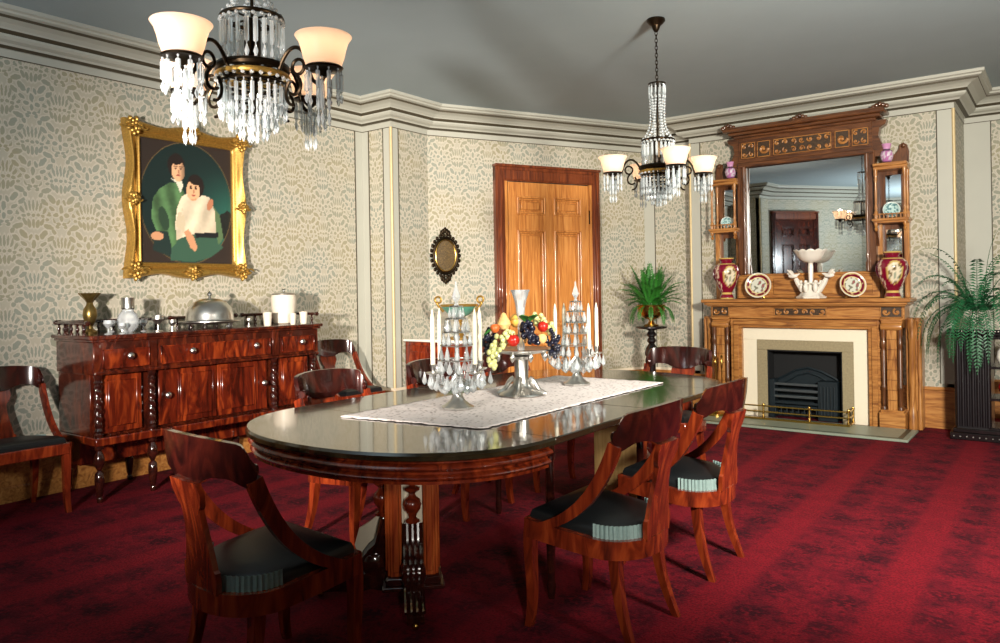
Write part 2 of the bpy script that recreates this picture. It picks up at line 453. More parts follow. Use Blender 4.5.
run(list('ghijklmna'), BASE2, 'baseboard_right', [OAKH, CREAM])
# painted uprights and gilt beads at the wall ends
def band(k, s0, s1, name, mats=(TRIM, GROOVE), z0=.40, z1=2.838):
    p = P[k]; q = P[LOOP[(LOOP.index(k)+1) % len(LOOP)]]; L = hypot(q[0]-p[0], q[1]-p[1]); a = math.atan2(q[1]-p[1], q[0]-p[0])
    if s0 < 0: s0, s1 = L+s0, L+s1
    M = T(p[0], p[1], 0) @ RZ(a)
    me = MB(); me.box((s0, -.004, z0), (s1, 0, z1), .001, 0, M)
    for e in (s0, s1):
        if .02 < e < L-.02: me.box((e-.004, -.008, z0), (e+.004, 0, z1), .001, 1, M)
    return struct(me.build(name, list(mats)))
nb = [1]
def tn(): nb[0] += 1; return 'trim_%d' % nb[0]
band('a', -.10, 0, tn()); band('b', 0, .09, tn()); band('b', -.10, 0, tn()); band('c', 0, .09, tn())
band('e', 0, .13, tn()); band('g', 0, .115, tn()); band('g', -.13, -.0, tn()); band('i', 0, .22, tn())
def bead(x, y, name, r=.014):
    struct(MB().lathe([(r, .40), (r, 2.84)], 12, (x, y, 0)).build(name, [GILT]))
bead(-5.025, 5.04, tn()); bead(-3.227, 7.75, tn()); bead(-.778, 7.75, tn()); bead(-5.025, .46, tn())

# ------------------------------------------------------------------ doors
def door(n, k, s0, s1, flip, wood_leaf, wood_case):
    """panelled door in its casing, standing on wall k between s0 and s1"""
    p = P[k]; q = P[LOOP[(LOOP.index(k)+1) % len(LOOP)]]; a = math.atan2(q[1]-p[1], q[0]-p[0])
    root = bpy.data.objects.new('door_%d' % n, None); COL.objects.link(root); struct(root)
    root.location = (p[0], p[1], 0); root.rotation_euler = (0, 0, a)
    W = s1-s0; cw = .105; zt = 2.59; ht = .165
    cs = MB()
    for x0, x1 in ((s0, s0+cw), (s1-cw, s1)):
        cs.box((x0, -.062, 0), (x1, 0, zt-.0), .004)
        cs.box((x0+.018, -.072, 0), (x1-.018, 0, zt-.02), .006)
        cs.box((x0+.045, -.082, 0), (x1-.030, 0, zt-.05), .006)
    cs.build('casing', [wood_case], root)
    hd = MB(); hd.box((s0, -.06, zt-ht), (s1, 0, zt), .004); hd.box((s0-.008, -.085, zt-.022), (s1+.008, 0, zt+.006), .006)
    hd.box((s0+cw*.5, -.07, zt-ht+.012), (s1-cw*.5, 0, zt-.05), .006); hd.build('head_casing', [DOORR], root)  # shade on the door head is put into this dark red-brown
    x0, x1, z1 = s0+cw, s1-cw, zt-ht
    jm = MB(); jm.box((x0, -.062, 0), (x0+.032, 0, z1), .003); jm.box((x1-.032, -.062, 0), (x1, 0, z1), .003); jm.build('jamb', [wood_leaf], root)
    lf = MB(); a0, a1 = x0+.04, x1-.036; st = .105; yb = -.012; yf = -.056
    mid = (a0+a1)/2; mu = .055
    zr = [.01, .20, .72, .90, 1.92, 2.08, 2.27, z1-.008]         # rails between these
    lf.box((a0, yb-.004, zr[0]), (a1, yb, zr[-1]), .001)
    for u0, u1 in ((a0, a0+st), (a1-st, a1), (mid-mu, mid+mu)): lf.box((u0, yf, zr[0]), (u1, yb, zr[-1]), .003)
    for z0_, z1_ in ((zr[0], zr[1]), (zr[2], zr[3]), (zr[4], zr[5]), (zr[6], zr[7])): lf.box((a0, yf-.001, z0_), (a1, yb, z1_), .003)
    leaf = lf.build('door_leaf', [wood_leaf], root)
    for z0_, z1_ in ((zr[1], zr[2]), (zr[3], zr[4]), (zr[5], zr[6])):
        for u0, u1 in ((a0+st, mid-mu), (mid+mu, a1-st)):
            pn = MB()
            for d, y, r in ((.006, yf+.002, .011), (.026, yf+.018, .010)):   # rounded mouldings round the sunk panel
                c4 = [(u0+d, y, z0_+d), (u1-d, y, z0_+d), (u1-d, y, z1_-d), (u0+d, y, z1_-d)]
                for q_ in range(4): pn.tube([c4[q_], c4[(q_+1) % 4]], r, 10)
            pn.box((u0+.055, yf+.016, z0_+.055), (u1-.055, yb, z1_-.055), .016)
            pn.build('panel', [wood_leaf], root)
    for z in (.35, 2.0):
        MB().box((a1-.004, yf-.006, z), (a1+.012, yf+.004, z+.15), .003).build('hinge', [BRONZE], root)
    kb = MB(); kb.lathe([(.006, 0), (.006, .03), (.026, .04), (.03, .055), (.02, .07), (0, .072)], 16, M=T(a0+.055, yf, 1.0) @ RX(pi/2)); kb.build('door_knob', [BRASS], root)
    return root
door(1, 'd', .716, 1.99, False, DOORW, DOORR)
door(2, 'l', 1.33, 2.60, False, CASEW, CASEW)

# ------------------------------------------------------------------ gondola chairs
def arc_back(u, hw=.237, yb=-.278, wrap=.092):
    return hw*sin(u*pi/2*.98)/sin(pi/2*.98), yb+wrap*(1-cos(u*pi/2))
def make_chair():
    t = thing('dining_chair', 'x', 'chair', group='gondola dining chairs')
    out = [(-.225, .205)]+[(.225, .205)]
    plan = [(.225, .205), (.228, .05), (.222, -.08)]+[(.222*cos(a), -.08-.155*sin(a)) for a in [radians(x) for x in range(15, 180, 15)]]+[(-.222, -.08), (-.228, .05), (-.225, .205)]
    tilt = lambda y: (y-.205)*.09
    def rail(pts, hw, z0, z1):
        secs = []; n = len(pts)
        for i, (x, y) in enumerate(pts):
            a = pts[max(i-1, 0)]; b = pts[min(i+1, n-1)]; tx, ty = b[0]-a[0], b[1]-a[1]; L = hypot(tx, ty); nx, ny = ty/L, -tx/L
            k = tilt(y)
            secs.append([(x+nx*hw, y+ny*hw, z0+k), (x+nx*hw, y+ny*hw, z1+k), (x-nx*hw, y-ny*hw, z1+k), (x-nx*hw, y-ny*hw, z0+k)])
        return secs
    fr = MB(); fr.ribbon(rail(plan, .014, .352, .42)); fr.box((-.225, .19, .352), (.225, .22, .42), .005); fr.build('seat_frame', [MAHOG], t)
    # cushion
    ins = [(x*.93, y*.93+.006) for x, y in plan]
    cu = MB(); rings = []
    for sc, z in ((1, .405), (1.0, .435), (.97, .452), (.86, .466), (.6, .476), (.3, .48)):
        rings.append([(x*sc, (y+.02)*sc-.02+ (.0 if sc == 1 else 0), z+tilt(y*sc)) for x, y in ins])
    n = len(ins); vs = [v for r in rings for v in r]
    fs = [(j*n+i, j*n+(i+1) % n, (j+1)*n+(i+1) % n, (j+1)*n+i) for j in range(len(rings)-1) for i in range(n)]
    fs += [tuple(range(n))[::-1], tuple((len(rings)-1)*n+i for i in range(n))]
    cu.add(vs, fs); cu.build('seat_cushion', [LEATHER], t)
    # pleated silk band at the back of the cushion
    pb = MB(); rows = [[], []]
    for i in range(101):
        a = radians(2+176*i/100); r = 1+.018*sin(i*1.9)
        x, y = .212*cos(a)*r, -.078-.148*sin(a)*r
        rows[0].append((x, y, .412+tilt(y))); rows[1].append((x*.985, y*.985, .468+tilt(y)))
    pb.strip(rows); pb.build('pleated_band', [TEAL], t)
    # crest rail
    cr = MB(); secs = []
    for i in range(33):
        u = -1+i/16; au = abs(u)
        x, y = arc_back(u)
        zt = .875-.030*au**2-.055*sstep(.72, 1.0, au)**2
        zb = .752-.032*exp(-(u/.28)**4)-.028*sstep(.55, .85, au)+.035*sstep(.90, 1, au)**2
        x2, y2 = arc_back(u+.01); tx, ty = x2-x, y2-y; L = hypot(tx, ty); nx, ny = -ty/L, tx/L
        th = .013
        lean = lambda z: -(z-.75)*.12
        sec = []
        for s_, fz in ((1, 0), (1, .5), (1, 1), (-1, 1), (-1, .5), (-1, 0)):
            z = zb+(zt-zb)*fz; e = th*(.8 if fz in (0, 1) else 1)
            sec.append((x+nx*e*s_, y+ny*e*s_+lean(z), z))
        secs.append(sec)
    cr.ribbon(secs)
    for sx in (-1, 1):                                  # scroll eyes at both ends
        x, y = arc_back(sx*.97)
        cr.lathe([(.0, -.011), (.018, -.011), (.022, -.006), (.022, .006), (.018, .011), (.010, .013), (0, .013)], 16, M=T(x-sx*.016, y+.006, .768) @ RZ(-sx*.9) @ RX(pi/2))
    cr.build('crest_rail', [CREST], t)
    # swept side stiles
    for sx in (-1, 1):
        x0, y0 = arc_back(sx*.95)
        path = bez((x0, y0, .745), (x0, y0+.055, .60), (sx*.232, -.055, .46), (sx*.229, .15, .395), 16)
        sd = MB(); secs = []
        for i, p in enumerate(path):
            a = Vector(path[max(i-1, 0)]); b = Vector(path[min(i+1, len(path)-1)]); d = (b-a).normalized()
            nrm = Vector((0, d.z, -d.y)); nrm.normalize(); w = .025-.010*(i/16)**2; h = .0125
            c = Vector(p); X_ = Vector((1, 0, 0))
            secs.append([tuple(c+nrm*w+X_*h), tuple(c-nrm*w+X_*h), tuple(c-nrm*w-X_*h), tuple(c+nrm*w-X_*h)])
        sd.ribbon(secs); sd.build('side_stile', [MAHOG], t)
    # vase splat
    prof = [(.375, .094), (.42, .10), (.445, .098), (.452, .086), (.47, .082), (.52, .070), (.57, .060), (.61, .056), (.64, .058), (.655, .072), (.67, .078), (.69, .088), (.73, .082)]
    sp = MB(); secs = []
    for z, hw in prof:
        y = -.232-(z-.375)*.155+.012*sin((z-.375)/.355*pi)
        secs.append([(hw, y+.009, z), (0, y+.006, z), (-hw, y+.009, z), (-hw, y-.009, z), (0, y-.012, z), (hw, y-.009, z)])
    sp.ribbon(secs); sp.build('splat', [MAHOG], t)
    for sx in (-1, 1):
        for path, r0, r1 in ((bez((sx*.208, .19, .40), (sx*.21, .215, .28), (sx*.208, .17, .14), (sx*.215, .205, 0), 10), .022, .014),
                             (bez((sx*.165, -.15, .38), (sx*.17, -.145, .25), (sx*.178, -.17, .12), (sx*.185, -.225, 0), 10), .022, .013)):
            lg = MB(); secs = []
            for i, p in enumerate(path):
                r = r0+(r1-r0)*i/10
                secs.append([(p[0]+r, p[1]+r, p[2]), (p[0]-r, p[1]+r, p[2]), (p[0]-r, p[1]-r, p[2]), (p[0]+r, p[1]-r, p[2])])
            lg.ribbon(secs); lg.build('leg', [MAHOG], t)
    return t
chair0 = make_chair()
CH = [((-2.17, 1.565, 0), -4, 'mahogany chair at the near round end of the table, its back to the viewer'),
      ((-1.475, 2.61, 0), 90, 'mahogany chair on the hearth side of the table nearest the viewer, orange splat'),
      ((-1.49, 3.40, 0), 90, 'mahogany chair on the hearth side of the table, the one nearer the fireplace'),
      ((-2.20, 4.82, 0), 180, 'dark mahogany chair at the far round end of the table facing the viewer'),
      ((-3.02, 2.75, 0), -90, 'dark chair across the table with its crest before the sideboard doors'),
      ((-2.93, 3.50, 0), -90, 'dark chair across the table behind the nearer crystal candelabrum'),
      ((-2.93, 4.22, 0), -90, 'dark chair across the table half hidden behind the fruit'),
      ((-5.10, 4.55, 0), -90, 'dark chair against the papered wall between sideboard and corner pier'),
      ((-5.05, 1.86, 0), -90, 'black chair against the papered wall at the near end of the sideboard')]
for i, (loc, a, lab) in enumerate(CH):
    if i == 0: chair0.location = loc; chair0.rotation_euler = (0, 0, radians(a)); chair0['label'] = lab
    else: dup(chair0, loc, radians(a), lab)

# ------------------------------------------------------------------ dining table
TX, TY0, TY1, THW, ZT = -2.205, 1.71, 4.45, .715, .762
SEAM0, SEAM1 = 2.305, 3.855
def end_curve(hw, depth, n=28, e=2.25):
    pts = []
    for i in range(n+1):
        a = pi*i/n; c, s_ = cos(a), sin(a)
        pts.append((hw*(abs(c)**(2/e))*(1 if c >= 0 else -1), -depth*(s_**(2/e))))
    return pts            # from +hw round the near end to -hw, y negative
tb = thing('dining_table', 'long dark polished extension dining table with rounded ends and moulded apron', 'table', (TX, 0, 0))
def end_part(sgn):
    y0 = SEAM0 if sgn < 0 else SEAM1; dep = (SEAM0-TY0)
    f = (lambda p: (p[0], y0+p[1]*(1 if sgn < 0 else -1)))
    top = MB()
    rings = []
    for off, z in ((.012, .730), (0, .736), (0, .752), (.006, .762)):
        rings.append([(*f(p), z) for p in end_curve(THW-off, dep-off)])
    n = len(rings[0]); vs = [v for r in rings for v in r]
    fs = [(j*n+i, j*n+(i+1) % n, (j+1)*n+(i+1) % n, (j+1)*n+i) for j in range(3) for i in range(n)]
    fs += [tuple(range(n)), tuple(3*n+i for i in range(n))]
    top.add(vs, fs); top.build('end_leaf', [TOPW], tb, sharp=25)
    ap = MB(); prof = [(.028, .732), (.028, .722), (.012, .716), (.008, .706), (.018, .697), (.034, .69), (.034, .684), (.022, .680), (.016, .672), (.022, .664), (.030, .660), (.030, .650), (.06, .648), (.06, .732)]
    n0 = 28
    secs = []
    base = [end_curve(THW-o, dep-o) for o, z in prof]
    for i in range(n0+1): secs.append([(*f(base[k][i]), prof[k][1]) for k in range(len(prof))])
    ap.ribbon(secs); ap.build('apron', [MAHOG], tb, sharp=50)
    for sx in (-1, 1):
        lg = MB(); x = sx*.455; y = y0-sgn*.355
        lg.lathe([(.022, .73), (.022, .62), (.026, .60), (.018, .58), (.021, .3), (.016, .08), (.02, .05), (.014, 0)], 14, (x, y, 0)); lg.build('leg', [DKWOOD], tb)
    return y0
end_part(-1); end_part(1)
yl = [SEAM0+.0015, SEAM0+.776, SEAM1-.0015]
for a, b in ((yl[0], yl[1]-.0008), (yl[1]+.0008, yl[2])):
    MB().box((-THW, a, .734), (THW, b, ZT), .004).build('leaf', [TOPW], tb)
rl = MB()
for sx in (-1, 1): rl.box((sx*.40-.03, SEAM0-.1, .69), (sx*.40+.03, SEAM1+.1, .733), .004)
rl.build('slide_rail', [DKWOOD], tb)
def pedestal(y, sgn, cx):
    """half pedestal: square shaft with pilasters, scroll feet set diagonally"""
    base = T(cx, y, 0) @ RZ(radians(45))
    sh = MB(); h = .078
    sh.box((-h, -h, .085), (h, h, .70), .004, 0, base)
    sh.build('shaft', [DKWOOD], tb)
    pl = MB(); pl.box((-.13, -.13, .045), (.13, .13, .065), .006, 0, base); pl.box((-.115, -.115, .06), (.115, .115, .10), .012, 0, base); pl.build('plinth', [DKWOOD], tb)
    for k in range(4):
        M = base @ RZ(k*pi/2)
        fp = MB(); fp.box((-.045, -h-.006, .11), (.045, -h+.002, .69), .001, 0, M); fp.build('panel', [CREAM], tb)
        for sx in (-1, 1):
            ps = MB(); a0, a1 = (.044, .096)
            lo, hi = sorted((sx*a0, sx*a1))
            ps.box((lo, -h-.030, .10), (hi, -h+.002, .70), .004, 0, M)
            ps.box((lo+.012, -h-.037, .12), (hi-.012, -h, .69), .004, 0, M)
            ps.build('pilaster', [OAKC], tb)
    for k in ((0, 3) if sgn < 0 else (1, 2)):
        M = base @ RZ(k*pi/2) @ T(0, -h, 0)
        # moulded scroll foot: side outline in (r, z)
        o_ = [(0, .33), (.045, .33), (.06, .27), (.075, .22), (.10, .20), (.125, .17), (.13, .13), (.115, .10), (.14, .085), (.22, .08), (.30, .06), (.345, .06), (.36, .045), (.34, .03), (.24, .03), (.16, .02), (.10, .03), (.06, .02), (0, .02)]
        ft = MB(); MM = M @ RZ(-pi/2) @ RX(pi/2)
        ft.prism(o_, -.034, .034, 0, MM)
        for dz in (-.034, -.011, .011, .034):
            ft.tube([(r+.004, z, dz) for r, z in o_[1:11]], .008, 6, 0, MM)
        ft.lathe([(.0, -.05), (.03, -.05), (.045, -.04), (.045, .04), (.03, .05), (0, .05)], 18, (0, 0, 0), 0, MM @ T(.088, .135, 0))
        ft.build('scroll_foot', [DKWOOD], tb)
        ur = MB(); ur.lathe([(.0, .33), (.028, .335), (.03, .345), (.016, .355), (.02, .37), (.034, .39), (.038, .41), (.032, .43), (.016, .445), (.013, .455), (.032, .47), (.034, .48), (.012, .49), (.010, .515), (.018, .525), (.012, .535), (0, .54)], 18, (0, -.05, 0), 0, M)
        ur.build('urn_finial', [MAHOG], tb)
        cs = MB(); cs.ell((0, -.315, .016), (.016, .016, .016), 10, 8, 0, M); cs.box((-.012, -.327, .012), (.012, -.303, .06), .003, 0, M); cs.build('caster', [BRASS], tb)
    if True:
        bd = MB()   # pale sawn bracket board beside the shaft
        o_ = [(0, .40), (.03, .38), (.06, .33), (.10, .30), (.15, .27), (.17, .2), (.15, .14), (.20, .10), (.16, .09), (.10, .10), (.06, .075), (0, .075)]
        bd.prism(o_, .036, .05, 0, base @ RZ((3 if sgn < 0 else 1)*pi/2) @ T(0, -h, 0) @ RZ(-pi/2) @ RX(pi/2)); bd.build('bracket_board', [CREAM], tb)
OAKC = wood('warm_pedestal_wood', (112, 36, 14), (150, 66, 26), (186, 104, 48), .25, (14, 14, 1.4), 2, .5)
pedestal(2.39, -1, -.088); pedestal(4.0, 1, .10)
MB().box((.005, 3.815, .08), (.275, 3.83, .70), .003).build('sawn_face', [wood('raw_pine', (170, 132, 76), (196, 160, 100), (214, 184, 130), .7, (14, 14, 1.4), 1, 0)], tb)

# lace runner (scalloped edge)
def runner():
    me = MB(); x0, x1, y0, y1 = -2.515, -1.815, 2.27, 3.93; NX, NY = 30, 70; vs = []
    for j in range(NY+1):
        for i in range(NX+1):
            u, v = i/NX, j/NY
            ex = .012*abs(sin(v*24*pi)); ey = .012*abs(sin(u*10*pi))
            x = x0-ex+(x1-x0+2*ex)*u; y = y0-ey+(y1-y0+2*ey)*v
            if j < 6: y -= (.10*(u-.5)*-1+.03)*(1-j/6)
            vs.append((x, y, ZT+.0055+.0022*noise.noise((x*14, y*14, 0))))
    n = NX+1
    fs = [(j*n+i, j*n+i+1, (j+1)*n+i+1, (j+1)*n+i) for j in range(NY) for i in range(NX)]
    me.add(vs, fs); o = me.build('table_runner', [LACE], None)
    s = o.modifiers.new('thickness', 'SOLIDIFY'); s.thickness = .002; s.offset = -1
    tag(o, 'white lace runner along the middle of the dark dining table', 'table runner')
runner()

# ------------------------------------------------------------------ sideboard
sb = thing('sideboard', 'flame mahogany sideboard with spindle gallery, rope-twist columns and crystal knobs', 'sideboard', (-5.12, 3.13, 0))
MS = T(5.12, -3.13, 0)
def sbuild(mb, name, mat, parent=sb, **k):
    o = mb.build(name, mat, parent, M=MS if parent is sb else None, **k); return o
mb = MB(); mb.box((-5.395, 2.215, 1.028), (-4.835, 4.045, 1.055), .008); mb.box((-5.385, 2.23, 1.012), (-4.85, 4.03, 1.03), .006); sbuild(mb, 'top_board', CASEW)
mb = MB(); mb.box((-5.385, 2.245, .805), (-4.868, 4.015, 1.013), .004); mb.box((-5.385, 2.255, .41), (-4.945, 4.005, .81), .004)
mb.box((-4.88, 2.245, .805), (-4.855, 4.015, .826), .006)
for y in (2.625, 3.60): mb.box((-4.87, y-.03, .826), (-4.855, y+.03, 1.013), .004)
sbuild(mb, 'case', CASEW)
mb = MB(); mb.box((-5.385, 2.245, .36), (-4.855, 4.015, .41), .006); mb.box((-5.36, 2.28, .20), (-5.15, 3.98, .365), .003); sbuild(mb, 'bottom_board', FLAME)
def knob(parent, x, y, z):
    k = MB(); k.lathe([(.008, 0), (.008, .012), (.02, .018), (.024, .028), (.018, .038), (.008, .042), (0, .042)], 8, M=T(x, y, z) @ RY(pi/2)); return k.build('knob', [SILVER], parent)
for y0, y1, ks in ((2.295, 2.60, (2.462,)), (2.675, 3.545, (2.895, 3.406)), (3.65, 3.965, (3.829,))):
    mb = MB(); mb.box((-4.87, y0, .842), (-4.852, y1, .965), .005)
    for a, b, c, d in ((y0, y1, .842, .85), (y0, y1, .957, .965)): mb.box((-4.856, a, c), (-4.846, b, d), .002)
    for a in (y0, y1-.008): mb.box((-4.856, a, .842), (-4.846, a+.008, .965), .002)
    d = sbuild(mb, 'drawer', FLAME)
    for k in ks: knob(d, -4.852, k, .916)
for y0, y1, ky in ((2.31, 2.575, None), (2.69, 3.125, 2.747), (3.135, 3.555, 3.515), (3.66, 3.945, None)):
    mb = MB(); mb.box((-4.95, y0, .425), (-4.915, y1, .795), .004)
    p0, p1 = (y0+.04, y1-.04) if ky is None else ((2.84, 3.09) if ky < 3 else (3.165, 3.44))
    mb.box((-4.93, p0, .465), (-4.905, p1, .76), .012)
    for q in (p0-.012, p1): mb.box((-4.92, q, .455), (-4.908, q+.012, .77), .003)
    d = sbuild(mb, 'door', FLAME)
    if ky: knob(d, -4.915, ky, .622)
tw = lambda a, z: 1+(.16*sin(2*a+z*120) if .50 < z < .72 else 0)
for y in (2.283, 2.631, 3.602, 3.975):
    c = MB(); pr = [(.026, .41), (.026, .43), (.016, .44), (.024, .452), (.018, .468), (.024, .485)]+[(.021, .50+.22*i/44) for i in range(45)]+[(.024, .735), (.015, .745), (.026, .757), (.018, .77), (.026, .79), (.026, .805)]
    c.lathe(pr, 14, (-4.895, y, 0), twist=tw); sbuild(c, 'rope_column', DKWOOD)
for x, y in [(-4.895, v) for v in (2.283, 2.631, 3.602, 3.975)]+[(-5.34, v) for v in (2.29, 2.70, 3.56, 3.96)]:
    c = MB(); c.lathe([(.026, .36), (.026, .335), (.014, .325), (.03, .29), (.034, .25), (.018, .215), (.012, .20), (.026, .185), (.03, .14), (.02, .05), (.014, .035), (.02, .02), (.016, 0)], 16, (x, y, 0)); sbuild(c, 'turned_foot', DKWOOD)
def gallery(p, q, n):
    g = MB(); p, q = Vector(p), Vector(q); d = q-p; L = d.length; a = math.atan2(d.y, d.x)
    M = T(p.x, p.y, 0) @ RZ(a)
    g.box((0, -.011, 1.122), (L, .011, 1.142), .005, 0, M)
    for e in (0, L): g.lathe([(0, -.012), (.016, -.01), (.017, 0), (.016, .01), (0, .012)], 12, M=M @ T(e, 0, 1.132) @ RY(pi/2))
    for i in range(n):
        x = L*(i+.5)/n; g.lathe([(.011, 1.055), (.011, 1.065), (.005, 1.072), (.010, 1.085), (.011, 1.095), (.005, 1.11), (.009, 1.122)], 10, M=M @ T(x, 0, 0))
    sbuild(g, 'spindle_gallery', DKWOOD)
gallery((-5.37, 2.24), (-4.93, 2.24), 5); gallery((-5.375, 2.26), (-5.375, 2.98), 7); gallery((-5.375, 3.04), (-5.375, 3.60), 5); gallery((-5.375, 3.66), (-5.375, 3.99), 4); gallery((-5.37, 4.015), (-4.88, 4.015), 4)

ZS = 1.055
def single(name, mats, label, cat, loc, mb, group=None, **k):
    o = mb.build(name, mats, None, **k); o.location = loc; return tag(o, label, cat, group)
v = MB(); v.lathe([(.045, 0), (.048, .012), (.02, .03), (.016, .05), (.034, .08), (.045, .12), (.04, .16), (.022, .19), (.018, .205), (.03, .225), (.062, .262), (.064, .27), (.05, .262), (.014, .21), (0, .2)], 24, twist=lambda a, z: 1+(.08*sin(8*a) if z > .2 else 0))
single('vase', [plain('antique_bronze_gilt', (140, 116, 66), .3, .9, .5, 40)], 'small flared bronze vase at the near end of the sideboard top', 'vase', (-5.22, 2.39, ZS), v)
def vessel(name, label, loc, parts, cat, group=None):
    t = thing(name, label, cat, loc, 0, group)
    for n, pr, mat, kw in parts:
        m = MB(); m.lathe(pr, kw.pop('n', 24), **kw); m.build(n, [mat], t)
    return t
vessel('decanter', 'round cut-glass decanter with a silver collar, on the sideboard', (-5.05, 2.56, ZS),
       [('body', [(.03, 0), (.035, .008), (.06, .03), (.072, .075), (.06, .12), (.036, .145), (.036, .16)], CRYSTAL, dict(n=16)), ('collar', [(.035, .155), (.042, .165), (.04, .20), (.044, .235), (.040, .235), (.03, .2), (.03, .16)], SILVER, {})], 'decanter')
t = thing('serving_dish', 'silver dome-covered serving dish on a footed tray, middle of the sideboard', 'serving dish', (-5.05, 3.166, ZS))
m = MB(); m.lathe([(.0, .035), (.15, .035), (.20, .042), (.215, .05), (.215, .056), (.19, .052), (0, .048)], 40); m.build('tray', [SILVER], t)
for k in range(4):
    a = pi/4+k*pi/2; m = MB(); m.lathe([(.008, 0), (.014, .008), (.008, .02), (.014, .037)], 10, (.15*cos(a), .15*sin(a), 0)); m.build('foot', [SILVER], t)
m = MB(); m.lathe([(.165, .055), (.172, .06), (.168, .07), (.165, .10), (.150, .15), (.118, .19), (.07, .213), (.02, .221), (0, .222)], 40); m.build('cloche', [SILVER], t)
m = MB(); m.lathe([(.012, .22), (.008, .232), (.02, .243), (.018, .255), (.008, .265), (0, .275)], 16); m.build('finial', [SILVER], t)
vessel('biscuit_jar', 'tall frosted glass jar with a metal lid, far end of the sideboard', (-5.08, 3.846, ZS),
       [('jar', [(.06, 0), (.075, .01), (.085, .05), (.098, .15), (.10, .21), (.092, .235), (0, .236)], FROST, dict(n=28)), ('lid', [(.094, .235), (.096, .245), (.05, .256), (.012, .262), (.010, .272), (.016, .282), (0, .29)], SILVER, {})], 'jar')
for (x, y, r, h), lab in zip(((-4.98, 3.616, .035, .10), (-4.97, 3.955, .033, .095), (-4.945, 3.83, .026, .085)), ('white glass tumbler beside the frosted jar, nearest the silver dome', 'white glass tumbler at the very end of the sideboard beyond the frosted jar', 'small white glass directly before the frosted jar')):
    g = MB(); g.lathe([(r*.75, 0), (r*.8, .006), (r, h), (r*.93, h), (r*.72, .01), (0, .01)], 20); single('tumbler', [FROST], lab, 'glass', (x, y, ZS), g, 'white tumblers on the sideboard')
gl = [(-4.99, 2.40, .09, 'crystal goblet on the sideboard close beside the bronze vase'), (-5.0, 2.74, .11, 'silver-lidded crystal cruet between decanter and domed dish'), (-5.12, 2.70, .08, 'small crystal goblet behind the cruet on the sideboard'), (-5.0, 2.845, .075, 'low silver salt cup next to the crystal cruet'),
      (-5.2, 3.42, .08, 'small glass against the gallery behind the domed dish'), (-5.0, 3.46, .06, 'low silver cup on the sideboard past the domed dish'), (-4.95, 2.47, .07, 'crystal goblet in front of the round decanter'), (-5.28, 2.56, .08, 'crystal goblet at the back near the round decanter')]
for x, y, h, lab in gl:
    g = MB(); r = h*.36
    g.lathe([(r*.8, 0), (r*.8, .004), (.006, .01), (.005, h*.4), (r*.5, h*.5), (r, h*.75), (r*.9, h), (r*.8, h), (r*.85, h*.75), (0, h*.52)], 14)
    single('goblet' if 'goblet' in lab or 'glass' in lab else 'cruet' if 'cruet' in lab else 'salt_cup', [SILVER if 'silver' in lab else CRYSTAL], lab, 'tableware', (x, y, ZS), g, 'small glass and silver on the sideboard')
